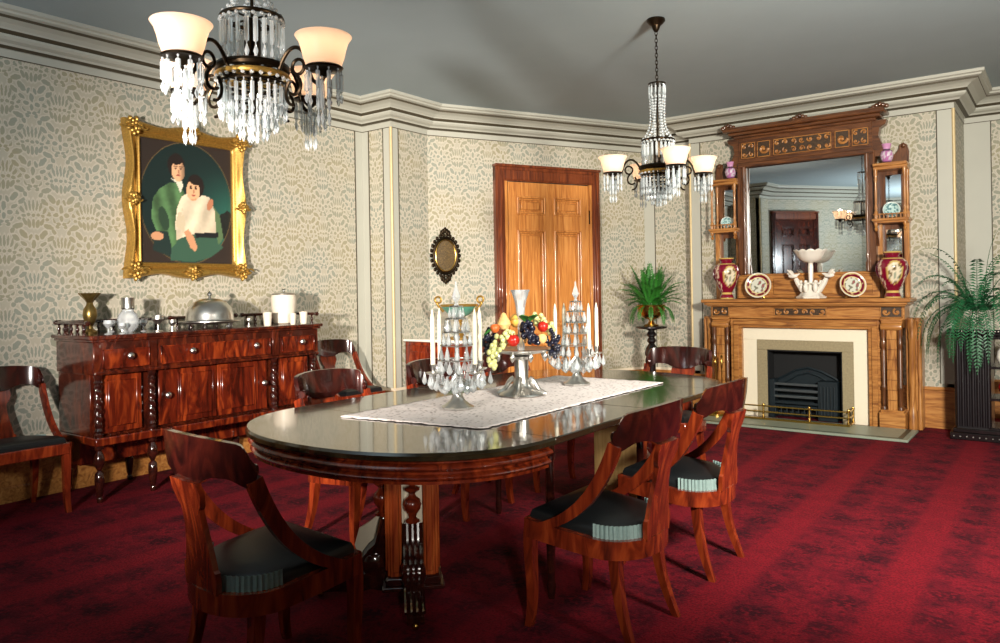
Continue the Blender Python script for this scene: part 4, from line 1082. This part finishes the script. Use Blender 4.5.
m = MB(); m.lathe([(.12, 0), (.125, .015), (.10, .03), (.085, .05), (.04, .08), (.028, .12), (.02, .16), (.024, .30), (.02, .33), (.034, .345)], 24, twist=lambda a, z: 1+(.10*sin(6*a) if z < .09 else 0)); m.build('pedestal', [CHINA], tz)
m = MB(); N_ = 48; rows = []
for k, (r, z) in enumerate(((.02, .345), (.05, .35), (.085, .37), (.112, .405), (.13, .435), (.145, .45))):
    rows.append([((r+.0*1)*cos(2*pi*i/N_), r*sin(2*pi*i/N_), z+(.016*abs(sin(6*2*pi*i/N_/1.0*.5*2)) if k > 3 else 0)) for i in range(N_+1)])
m.strip(rows); o = m.build('pierced_bowl', [CHINA], tz); sd = o.modifiers.new('thickness', 'SOLIDIFY'); sd.thickness = .008
for i in range(6):
    a = i*pi/3+.2; m = MB(); r = .085
    m.ell((r*cos(a), r*sin(a), .10), (.024, .024, .045), 10, 8); m.ell((r*1.02*cos(a), r*1.02*sin(a), .155), (.016, .016, .018), 10, 8); m.ell((r*.7*cos(a), r*.7*sin(a), .14), (.03, .03, .012), 10, 6); m.build('figure', [CHINA], tz)
for s_ in (-1, 1):
    m = MB(); m.tube([(s_*.05, 0, .06), (s_*.09, 0, .10), (s_*.12, 0, .15), (s_*.14, 0, .19)], [.03, .028, .026, .02], 8)
    m.ell((s_*.165, 0, .215), (.045, .02, .022), 12, 8); m.ell((s_*.205, 0, .24), (.014, .012, .014), 10, 8); m.tube([(s_*.14, 0, .22), (s_*.10, 0, .235)], [.016, .004], 8)
    for d in (-1, 1): m.tube([(s_*.165, d*.01, .225), (s_*.185, d*.035, .255), (s_*.205, d*.045, .275)], [.014, .012, .003], 6)
    m.build('bird', [CHINA], tz)

# ------------------------------------------------------------------ ferns and stands
def frond(m, base, az, el, L, droop, wl, n=18, seed=0):
    rr = random.Random(seed); p = Vector(base); d = Vector((cos(az)*cos(el), sin(az)*cos(el), sin(el))); st = L/n; pts = [p.copy()]
    side = Vector((-sin(az), cos(az), 0)); dirs = [d.copy()]
    for i in range(n):
        d = (d+Vector((0, 0, -droop*st*(1+1.5*i/n)))).normalized(); p = p+d*st; pts.append(p.copy()); dirs.append(d.copy())
    m.tube(pts, [.0035*(1-.7*i/n) for i in range(n+1)], 4)
    for i in range(2, n+1):
        t = i/n; w_ = wl*min(1, sin(pi*min(1, t*.92+.06))*1.15)*rr.uniform(.8, 1.1); up = dirs[i].cross(side)
        if w_ < .004: continue
        for s_ in (-1, 1):
            for hh in ((0,) if n > 20 else (0, .5)):
                b = pts[i]-dirs[i]*st*hh; e = b+side*(s_*w_)+dirs[i]*(w_*.35)+Vector((0, 0, -w_*.25+rr.uniform(-.15, .15)*w_)); q = st*.30
                mid = (b+e)/2-Vector((0, 0, -.1*w_))
                m.add([b-dirs[i]*q*.5, mid-dirs[i]*q, e, mid+dirs[i]*q], [(0, 1, 2, 3)])
def turned(prof, n=20, c=(0, 0, 0)): m = MB(); m.lathe(prof, n, c); return m
st = thing('plant_pedestal', 'black turned wooden plant pedestal in the corner beside the amber door', 'plant stand', (-3.48, 7.27, 0))
turned([(.155, .872), (.165, .88), (.165, .892), (.15, .898), (0, .898)], 32).build('top', [BLACKW], st)
turned([(.05, .874), (.055, .86), (.03, .845), (.05, .82), (.055, .80), (.03, .78), (.045, .76), (.05, .74), (.03, .715), (.06, .67), (.075, .62), (.075, .60), (.05, .56), (.04, .50), (.042, .20), (.05, .16), (.06, .12)], 20).build('shaft', [BLACKW], st)
for k in range(3):
    m = MB(); a = k*2*pi/3; m.tube(bez((.03*cos(a), .03*sin(a), .22), (.12*cos(a), .12*sin(a), .20), (.16*cos(a), .16*sin(a), .03), (.24*cos(a), .24*sin(a), .018), 10), [.03-.0012*i for i in range(11)], 8); m.build('foot', [BLACKW], st)
fp = thing('potted_fern', 'upright green fern in a footed brass pot on the black turned pedestal', 'plant', (-3.48, 7.27, .899), 0, 'potted ferns')
turned([(.075, 0), (.078, .012), (.04, .025), (.025, .05), (.03, .065), (.085, .085), (.125, .115), (.142, .16), (.145, .20), (.152, .215), (.146, .222), (.135, .205), (.0, .195)], 32).build('pot', [BRASS], fp)
m = MB()
for i in range(44):
    az = i*2.399+random.uniform(-.3, .3); q = (i+.5)/44
    frond(m, (.05*cos(az), .05*sin(az), .20), az, radians(88-46*q+random.uniform(-8, 8)), random.uniform(.40, .54)*(1-.28*q), 1.1+1.7*q, .05, 13, i)
for i in range(12):
    az = i*.55+.2; frond(m, (.11*cos(az), .11*sin(az), .20), az, radians(20), random.uniform(.2, .30), 10, .03, 12, 100+i)
m.build('fronds', [LEAF], fp)

et = thing('etagere', 'black carved display stand with a pearl-dotted gallery top at the wall end by the fireplace', 'display stand', (-.50, 7.46, 0))
ME_ = T(.50, -7.46, 0)
m = MB(); m.box((-.80, 7.24, .865), (-.22, 7.68, .885), .006); m.box((-.785, 7.255, .835), (-.235, 7.67, .866), .008); m.box((-.80, 7.24, .885), (-.22, 7.25, .915), .003); m.box((-.80, 7.24, .885), (-.79, 7.68, .915), .003); m.build('top', [BLACKW], et, M=ME_)
m = MB()
for k in range(24): m.ell((-.785+.023*k, 7.237, .90), (.005, .004, .005), 8, 6)
for k in range(16): m.ell((-.803, 7.26+.026*k, .90), (.004, .005, .005), 8, 6)
m.build('pearl_dots', [CHINA], et, M=ME_)
m = MB(); m.box((-.745, 7.31, .09), (-.50, 7.66, .84), .005)
for k in range(7): m.lathe([(.014, .11), (.014, .82)], 10, (-.733+.036*k, 7.31, 0))
for k in range(9): m.lathe([(.014, .11), (.014, .82)], 10, (-.745, 7.33+.037*k, 0))
m.build('fluted_column', [plain('aubergine_lacquer', (13, 8, 13), .35, vary=.4)], et, M=ME_)
for z in (.10, .34, .60):
    m = MB(); m.box((-.52, 7.30, z-.01), (-.235, 7.66, z+.01), .004); m.build('shelf', [BLACKW], et, M=ME_)
for y in (7.29, 7.65):
    m = MB(); m.lathe([(.018, .02), (.018, .10), (.01, .12), (.016, .20), (.01, .34), (.018, .36), (.01, .45), (.016, .6), (.01, .7), (.018, .84)], 12, (-.25, y, 0)); m.build('turned_post', [BLACKW], et, M=ME_)
m = MB(); m.box((-.79, 7.25, .0), (-.22, 7.68, .06), .006); m.box((-.77, 7.27, .055), (-.23, 7.67, .095), .01); m.build('plinth', [BLACKW], et, M=ME_)
m = MB()
for k in range(12): m.ell((-.76+.045*k, 7.247, .03), (.006, .005, .006), 8, 6)
m.build('stud', [SILVER], et, M=ME_)
single('white_jug', [CHINA], 'white china jug on the top shelf of the black display stand', 'jug', (-.40, 7.40, .611), turned([(.04, 0), (.05, .02), (.07, .07), (.06, .12), (.04, .15), (.05, .18), (.045, .18), (.03, .14), (0, .13)], 20))
single('ruby_glass', [plain('ruby_glass', (150, 24, 20), .1, coat=.6)], 'ruby red glass globe on the middle shelf of the black display stand', 'ornament', (-.40, 7.40, .351), turned([(.03, 0), (.032, .008), (.015, .02), (.05, .05), (.06, .09), (.045, .13), (.02, .15), (.028, .17), (0, .17)], 20))
bf = thing('boston_fern', 'large arching dark green fern in a white pot on the black display stand', 'plant', (-.60, 7.46, .887), 0, 'potted ferns')
turned([(.06, 0), (.07, .01), (.07, .03), (.03, .045), (.075, .06), (.10, .10), (.115, .17), (.12, .18), (.11, .18), (0, .165)], 28).build('pot', [CHINA], bf)
m = MB()
for i in range(46):
    az = i*2.399+random.uniform(-.3, .3); q = (i+.5)/46
    L_ = random.uniform(.50, .78)
    if sin(az) > .2: L_ *= .45
    frond(m, (.05*cos(az), .05*sin(az), .17), az, radians(82-50*q+random.uniform(-8, 8)), L_, 2.2+3.2*q, .055, 26, 300+i)
for az, e, L_, dr in ((2.75, 70, .72, 1.2), (3.0, 40, .75, 3.4), (3.3, 32, .70, 4.0), (3.7, 30, .7, 4.6), (4.2, 35, .66, 5), (4.6, 30, .7, 5.2), (5.0, 40, .7, 4.6), (2.6, 62, .6, 3.), (4.4, 10, .5, 8), (4.9, 10, .55, 8), (3.9, 5, .5, 8)):
    frond(m, (0, 0, .17), az, radians(e), L_, dr, .036, 26, int(az*100))
m.build('fronds', [LEAFD], bf)

# ------------------------------------------------------------------ table centre: candelabra, epergne, fruit
ZR = ZT+.0095
def drop_mesh(L=.05, r=.011):
    m = MB(); m.lathe([(0, 0), (r*.35, -L*.06), (r*.2, -L*.14), (r*.3, -L*.2), (r, -L*.68), (r*.8, -L*.85), (0, -L)], 8); return m
def candelabrum(loc, rot, lab):
    t = thing('candelabrum', lab, 'candelabrum', loc, rot, 'crystal candelabra on the lace runner')
    turned([(.075, 0), (.076, .008), (.06, .016), (.035, .035), (.024, .055), (.020, .075)], 8).build('base', [SILVER], t)
    turned([(.02, .07), (.03, .085), (.026, .105), (.012, .12), (.018, .135), (.01, .16), (.010, .30), (.016, .32), (.008, .34), (.008, .46)], 12).build('stem', [CRYSTAL], t)
    turned([(.006, .455), (.012, .465), (.006, .475), (.022, .50), (.012, .53), (.005, .55), (.006, .56), (0, .575)], 6).build('spear_finial', [CRYSTAL], t)
    for k in range(4):
        a = k*pi/2; c, s_ = cos(a), sin(a); R = .132
        m = MB(); m.tube([(c*r, s_*r, z) for r, z in bez((.012, .15), (.06, .08), (.12, .10), (R, .165), 12)], .006, 8); m.build('arm', [SILVER], t)
        m = MB(); m.lathe([(.008, .158), (.03, .165), (.034, .172), (.012, .17), (.011, .18), (.016, .205), (.012, .207), (0, .2)], 16, (c*R, s_*R, 0)); m.build('candle_cup', [SILVER], t)
        m = MB(); m.lathe([(.0105, .2), (.0105, .39), (.009, .415), (.003, .445), (.0, .452)], 14, (c*R, s_*R, 0)); m.build('candle', [WAX], t)
    proto = {}
    def hang(x, y, z, L, r):
        key = (L, r)
        if key not in proto: o = drop_mesh(L, r).build('crystal_drop', [CRYSTAL], t); proto[key] = o
        else: o = copyob(proto[key], t)
        o.location = (x, y, z); o.rotation_euler = (0, 0, random.random()*6)
    for n_, R, z, L, r in ((6, .03, .455, .05, .009), (8, .05, .40, .06, .011), (10, .062, .34, .06, .012), (10, .075, .28, .07, .012), (12, .085, .215, .06, .014), (12, .115, .155, .07, .018), (8, .07, .14, .075, .018), (8, .15, .165, .06, .012)):
        for i in range(n_):
            a = 2*pi*(i+.5*(n_ % 4 == 2))/n_; hang(R*cos(a), R*sin(a), z, L, r)
    for n_, R, z in ((6, .03, .458), (8, .05, .403), (10, .062, .343), (10, .075, .283), (12, .085, .218)):
        m = MB(); m.tube([(R*cos(i*pi/12), R*sin(i*pi/12), z) for i in range(24)], .003, 5, closed=True)
        for i in range(3): m.tube([(0, 0, z+.005), (R*cos(i*2.1), R*sin(i*2.1), z)], .002, 4)
        m.build('hanging_ring', [SILVER], t)
    return t
candelabrum((-2.202, 2.605, ZR), radians(36.87+40), 'crystal candelabrum with four white candles, nearer the viewer on the lace runner')
candelabrum((-2.172, 3.591, ZR), radians(36.87+25), 'crystal candelabrum with four white candles beyond the fruit, near the far end of the runner')

EX, EY = -2.19, 3.088
ep = thing('fruit_epergne', 'silver table epergne with cut-glass trumpet vase, holding fruit on the lace runner', 'epergne', (EX, EY, ZR))
turned([(.10, 0), (.115, .006), (.11, .014), (.07, .03), (.045, .055), (.04, .075), (.034, .09), (.036, .18), (.05, .195), (.03, .205)], 24).build('column', [SILVER], ep)
for k in range(4):
    a = k*pi/2+.4; m = MB(); m.tube(bez((.04*cos(a), .04*sin(a), .085), (.08*cos(a), .08*sin(a), .07), (.07*cos(a), .07*sin(a), .02), (.125*cos(a), .125*sin(a), .008), 8), [.014, .014, .013, .012, .011, .011, .012, .014, .01], 8); m.build('scroll_foot', [SILVER], ep)
turned([(.0, .20), (.06, .205), (.12, .215), (.15, .225), (.155, .232), (.148, .235), (.11, .226), (0, .22)], 36).build('dish', [SILVER], ep)
for k in range(10):
    a = k*2*pi/10; m = MB(); m.lathe([(0, 0), (.010, -.012), (.014, -.03), (.006, -.045), (0, -.052)], 8, (.142*cos(a), .142*sin(a), .226)); m.build('festoon', [SILVER], ep)
turned([(.018, .222), (.02, .25), (.012, .27), (.016, .33), (.02, .40), (.026, .46), (.044, .515), (.05, .525), (.046, .528), (.034, .49), (.016, .40), (0, .36)], 16).build('trumpet_vase', [CRYSTAL], ep)
ZD = ZR+.238
cr_, ci_ = .8, .6
def tp(u, v, z): return (EX+.8*u-.6*v, EY+.6*u+.8*v, ZD+z)     # u: across the view, v: away from the viewer
def fruit(name, c, r, lab, u, v, z, stem=True, shape='round', leafc=None):
    t = thing(name, lab, 'fruit', tp(u, v, z), 0, 'fruit piled on the silver epergne')
    m = MB()
    if shape == 'pear': m.lathe([(0, -r), (r*.6, -r*.85), (r, -r*.2), (r*.9, r*.3), (r*.5, r*.9), (r*.3, r*1.3), (0, r*1.5)], 18)
    elif shape == 'lemon': m.lathe([(0, -r*1.25), (r*.25, -r*1.1), (r*.8, -r*.6), (r, 0), (r*.8, r*.6), (r*.25, r*1.1), (0, r*1.25)], 18, M=RY(1.2))
    else: m.lathe([(0, -r*.86), (r*.4, -r*.9), (r*.85, -r*.5), (r, 0), (r*.88, r*.5), (r*.5, r*.84), (r*.15, r*.82), (0, r*.72)], 20)
    m.build('flesh', [c], t)
    if stem: m = MB(); m.tube([(0, 0, r*.7 if shape == 'round' else r*1.1), (.004, 0, r*(1.15 if shape == 'round' else 1.7))], .0025, 6); m.build('stalk', [OAKD], t)
YEL = plain('yellow_skin', (224, 176, 82), .4, vary=.15); PEACH = plain('peach_skin', (228, 186, 120), .6, vary=.2, scale=16); RED = plain('red_apple_skin', (176, 34, 24), .25, vary=.35, scale=18); ORA = plain('orange_skin', (214, 104, 44), .45, vary=.2)
fruit('lemon', YEL, .036, 'yellow lemon on top of the fruit pile below the glass trumpet', -.02, .02, .135, False, 'lemon')
fruit('pear', PEACH, .036, 'pale yellow pear lying over the top of the fruit pile', -.085, .0, .125, True, 'pear')
fruit('apple', RED, .031, 'red apple low at the front of the fruit pile', -.04, -.115, .045)
fruit('apple', RED, .029, 'red apple high on the fruit pile toward the farther candelabrum', .11, -.02, .105)
fruit('peach', ORA, .024, 'small orange fruit high on the fruit pile toward the nearer candelabrum', -.13, -.03, .10, False)
fruit('peach', PEACH, .026, 'pale peach beside the red apple on the candelabrum side of the fruit pile', .10, -.09, .05, False)
fruit('peach', PEACH, .034, 'pale peach resting on the silver dish at the back of the fruit pile', .0, .09, .036, False)
fruit('orange', ORA, .036, 'orange resting on the silver dish under the lemon', -.06, .05, .04, False)
fruit('orange', ORA, .034, 'orange resting on the silver dish under the red apple', .07, .03, .038, False)
def grapes(c, lab, pts, r, n):
    t = thing('grape_bunch', lab, 'grapes', tp(*pts[0]), 0, 'grape bunches on the epergne'); o0 = Vector(tp(*pts[0])); proto = None
    W = [Vector(tp(*p))-o0 for p in pts]
    for i in range(n):
        f = (i+.5)/n*(len(W)-1); k = min(int(f), len(W)-2); p = W[k].lerp(W[k+1], f-k); sp = .034*(1-.55*i/n)
        d = Vector((random.uniform(-1, 1), random.uniform(-1, 1), random.uniform(-1, 1))).normalized()*sp
        if proto is None: m = MB(); m.ell((0, 0, 0), (r, r, r*1.12), 12, 8); o = proto = m.build('grape', [c], t)
        else: o = copyob(proto, t)
        o.location = p+d
    m = MB(); m.tube([tuple(q) for q in W], .003, 6); m.build('stem', [OAKD], t)
GG = plain('green_grape_skin', (202, 204, 138), .25, vary=.12, coat=.3); BG = plain('black_grape_skin', (20, 22, 40), .2, vary=.3, coat=.4)
grapes(GG, 'pale green grapes spilling over the edge of the epergne toward the nearer candelabrum', [(-.07, -.09, .09), (-.11, -.11, .03), (-.145, -.12, -.03), (-.14, -.12, -.075)], .0125, 46)
grapes(BG, 'black grapes heaped in the middle of the fruit pile below the glass trumpet', [(.035, -.06, .115), (.03, -.10, .07), (.07, -.115, .035)], .0125, 38)
grapes(BG, 'black grapes hanging over the epergne edge toward the farther candelabrum', [(.15, -.03, .06), (.17, -.05, .02), (.16, -.06, -.03)], .012, 28)
grapes(GG, 'pale green grapes high on the fruit pile by the red apple', [(.085, .02, .14), (.13, .0, .115), (.16, .01, .07)], .012, 26)
grapes(BG, 'black grapes behind the pile hanging toward the nearer candelabrum', [(-.14, .03, .08), (-.17, .01, .03), (-.175, .0, -.02)], .012, 26)
for (u, v, z, a), lab in zip(((.015, -.05, .15, .3), (-.15, -.02, .09, 2.6), (.06, -.03, .15, 1.2)), ('green leaf on the fruit pile above the black grapes', 'green leaf at the fruit pile edge toward the nearer candelabrum', 'green leaf tucked below the glass trumpet')):
    m = MB(); rows = []
    for i in range(9):
        t = i/8; w_ = .026*sin(pi*t**.8); rows.append([(s_*w_, t*.085-.04, .012*sin(pi*t)-abs(s_)*.006) for s_ in (-1, -.5, 0, .5, 1)])
    m.strip(rows, 0, RZ(a) @ RX(-.5)); o = single('vine_leaf', [LEAF], lab, 'leaf', tp(u, v, z), m, 'vine leaves in the fruit pile'); sd = o.modifiers.new('thickness', 'SOLIDIFY'); sd.thickness = .0015

# ------------------------------------------------------------------ chandeliers
def prism_mesh(L, r=.008, pend=True):
    m = MB()
    if pend: m.lathe([(0, 0), (r*.5, -.004), (r*.2, -.012), (r, -.018), (r*.95, -L*.62), (r*.25, -L*.66), (r*.2, -L*.70), (r*1.0, -L*.84), (r*.5, -L*.95), (0, -L)], 6)
    else: m.lathe([(0, 0), (r*.4, -.004), (r, -.012), (r, -L+.012), (0, -L)], 6)
    return m
def chandelier(x, y, lab):
    t = thing('chandelier', lab, 'chandelier', (x, y, HC), 0, 'crystal chandeliers over the table')
    z = lambda v: v-HC
    turned([(.0, z(3.099)), (.06, z(3.099)), (.062, z(3.085)), (.045, z(3.065)), (.03, z(3.055)), (.022, z(3.03)), (.012, z(3.015)), (0, z(3.01))], 20).build('canopy', [BRONZE], t)
    pr = None
    n_ = 14
    for i in range(n_):
        zc = z(3.005-.0245*i)
        if pr is None: m = MB(); m.tube([(.009*cos(a), 0, .017*sin(a)) for a in [k*pi/6 for k in range(12)]], .0025, 5, closed=True); o = pr = m.build('chain_link', [BRONZE], t)
        else: o = copyob(pr, t)
        o.location = (0, 0, zc); o.rotation_euler = (0, 0, (i % 2)*pi/2)
    turned([(.006, z(2.67)), (.006, z(2.29)), (.03, z(2.28)), (.03, z(2.10)), (.014, z(2.05)), (.01, z(1.98)), (.02, z(1.97)), (0, z(1.95))], 12).build('stem', [BRONZE], t)
    def ringp(R, zz, r, name='ring', mat=BRONZE, beads=0):
        m = MB(); m.tube([(R*cos(i*pi/18), R*sin(i*pi/18), z(zz)) for i in range(36)], r, 8, closed=True)
        for i in range(4): m.tube([(0, 0, z(zz)), (R*cos(i*pi/2), R*sin(i*pi/2), z(zz))], r*.5, 5)
        m.build(name, [mat], t)
        if beads:
            m = MB()
            for i in range(beads): a = i*2*pi/beads; m.ell(((R+.004)*cos(a), (R+.004)*sin(a), z(zz)-.012), .0075, 8, 6)
            m.build('bead_row', [CRYSTAL], t)
    ringp(.054, 2.665, .006); ringp(.105, 2.285, .008, beads=24); ringp(.118, 2.105, .014, 'body_band'); ringp(.122, 2.075, .010, 'body_band', GOLD, 26); ringp(.112, 2.05, .006); ringp(.08, 2.0, .005); ringp(.045, 1.96, .005)
    proto = {}
    def hang(par, px, py, zz, L, r, pend):
        k = (L, r, pend, par.name if par is not t else '')
        key = (L, r, pend)
        if key not in proto: o = prism_mesh(L, r, pend).build('prism', [CRYSTAL], par); proto[key] = o
        else: o = copyob(proto[key], par)
        o.location = (px, py, zz); o.rotation_euler = (0, 0, random.random()*3)
    for n_, R, zz, L, r, pend in ((12, .054, 2.662, .10, .006, True), (22, .105, 2.275, .16, .0085, True), (26, .114, 2.05, .13, .0075, True), (20, .082, 2.0, .12, .0075, True), (12, .048, 1.96, .11, .007, True), (5, .016, 1.94, .10, .007, True)):
        for i in range(n_): a = 2*pi*i/n_; hang(t, R*cos(a), R*sin(a), z(zz), L, r, pend)
    for i in range(12):
        a = 2*pi*i/12; m = MB()
        for k in range(15):
            f = k/14; R = .05+.05*f**5-.006*sin(pi*f); tw = a+(.5 if i % 2 else -.5)*f
            m.ell((R*cos(tw), R*sin(tw), z(2.57-.275*f)), (.0085, .0085, .009), 8, 6)
        m.build('bead_strand', [CRYSTAL], t)
    for k in range(4):
        a = k*pi/2; M = RZ(a); R = .315
        m = MB()
        m.tube([(r, 0, z(v)) for r, v in bez((.12, 2.085), (.17, 2.20), (.24, 2.16), (.255, 2.06), 14)+bez((.255, 2.06), (.262, 2.02), (.30, 2.0), (R, 2.035), 8)[1:]], .007, 8, 0, M)
        m.tube([(.205+.026*cos(q), 0, z(2.085)+.026*sin(q)) for q in [i*pi/8 for i in range(16)]], .006, 6, 0, M, True)
        m.tube([(r, 0, z(v)) for r, v in bez((.195, 2.06), (.24, 2.02), (.20, 1.97), (.165, 2.0), 10)], .006, 6, 0, M)
        m.tube([(r, 0, z(v)) for r, v in bez((.165, 2.04), (.13, 2.0), (.16, 1.95), (.185, 1.955), 10)], .006, 6, 0, M)
        m.lathe([(.01, z(2.035)), (.02, z(2.045)), (.03, z(2.055)), (.062, z(2.06)), (.066, z(2.066)), (.06, z(2.07)), (.02, z(2.072))], 20, (R, 0, 0), 0, M)
        arm = m.build('arm', [BRONZE], t)
        m = MB(); m.lathe([(.05, z(2.068)), (.06, z(2.075)), (.069, z(2.10)), (.076, z(2.13)), (.084, z(2.155)), (.096, z(2.172)), (.094, z(2.174)), (.081, z(2.157)), (.073, z(2.13)), (.066, z(2.10)), (.057, z(2.078)), (.05, z(2.072))], 32, (R, 0, 0), 0, M); m.build('shade', [SHADE], arm)
        m = MB(); m.ell((R, 0, z(2.115)), (.018, .018, .03), 12, 10, 0, M); m.build('light_bulb', [BULB], arm)
        for i in range(10):
            b = 2*pi*i/10; v = M @ Vector((R+.058*cos(b), .058*sin(b), 0)); hang(arm, v.x, v.y, z(2.058), .115, .008, True)
        for i in range(5):
            b = 2*pi*i/5; v = M @ Vector((R+.02*cos(b), .02*sin(b), 0)); hang(arm, v.x, v.y, z(2.035), .17, .007, True)
        l = bpy.data.lights.new('lamp_light', 'POINT'); l.energy = .7; l.color = (1, .80, .58); l.shadow_soft_size = .03
        lo = bpy.data.objects.new('lamp_light', l); COL.objects.link(lo); lo.parent = t; lo.location = M @ Vector((R, 0, z(2.165)))
    return t
ch1 = chandelier(-2.32, 1.64, 'large crystal chandelier hanging over the near end of the table, nearest the viewer')
ch1.rotation_euler = (0, 0, radians(36.87+17.8+47))
dup(ch1, (-2.18, 4.70, HC), radians(36.87-12+20), 'farther crystal chandelier on its chain in front of the fireplace wall')
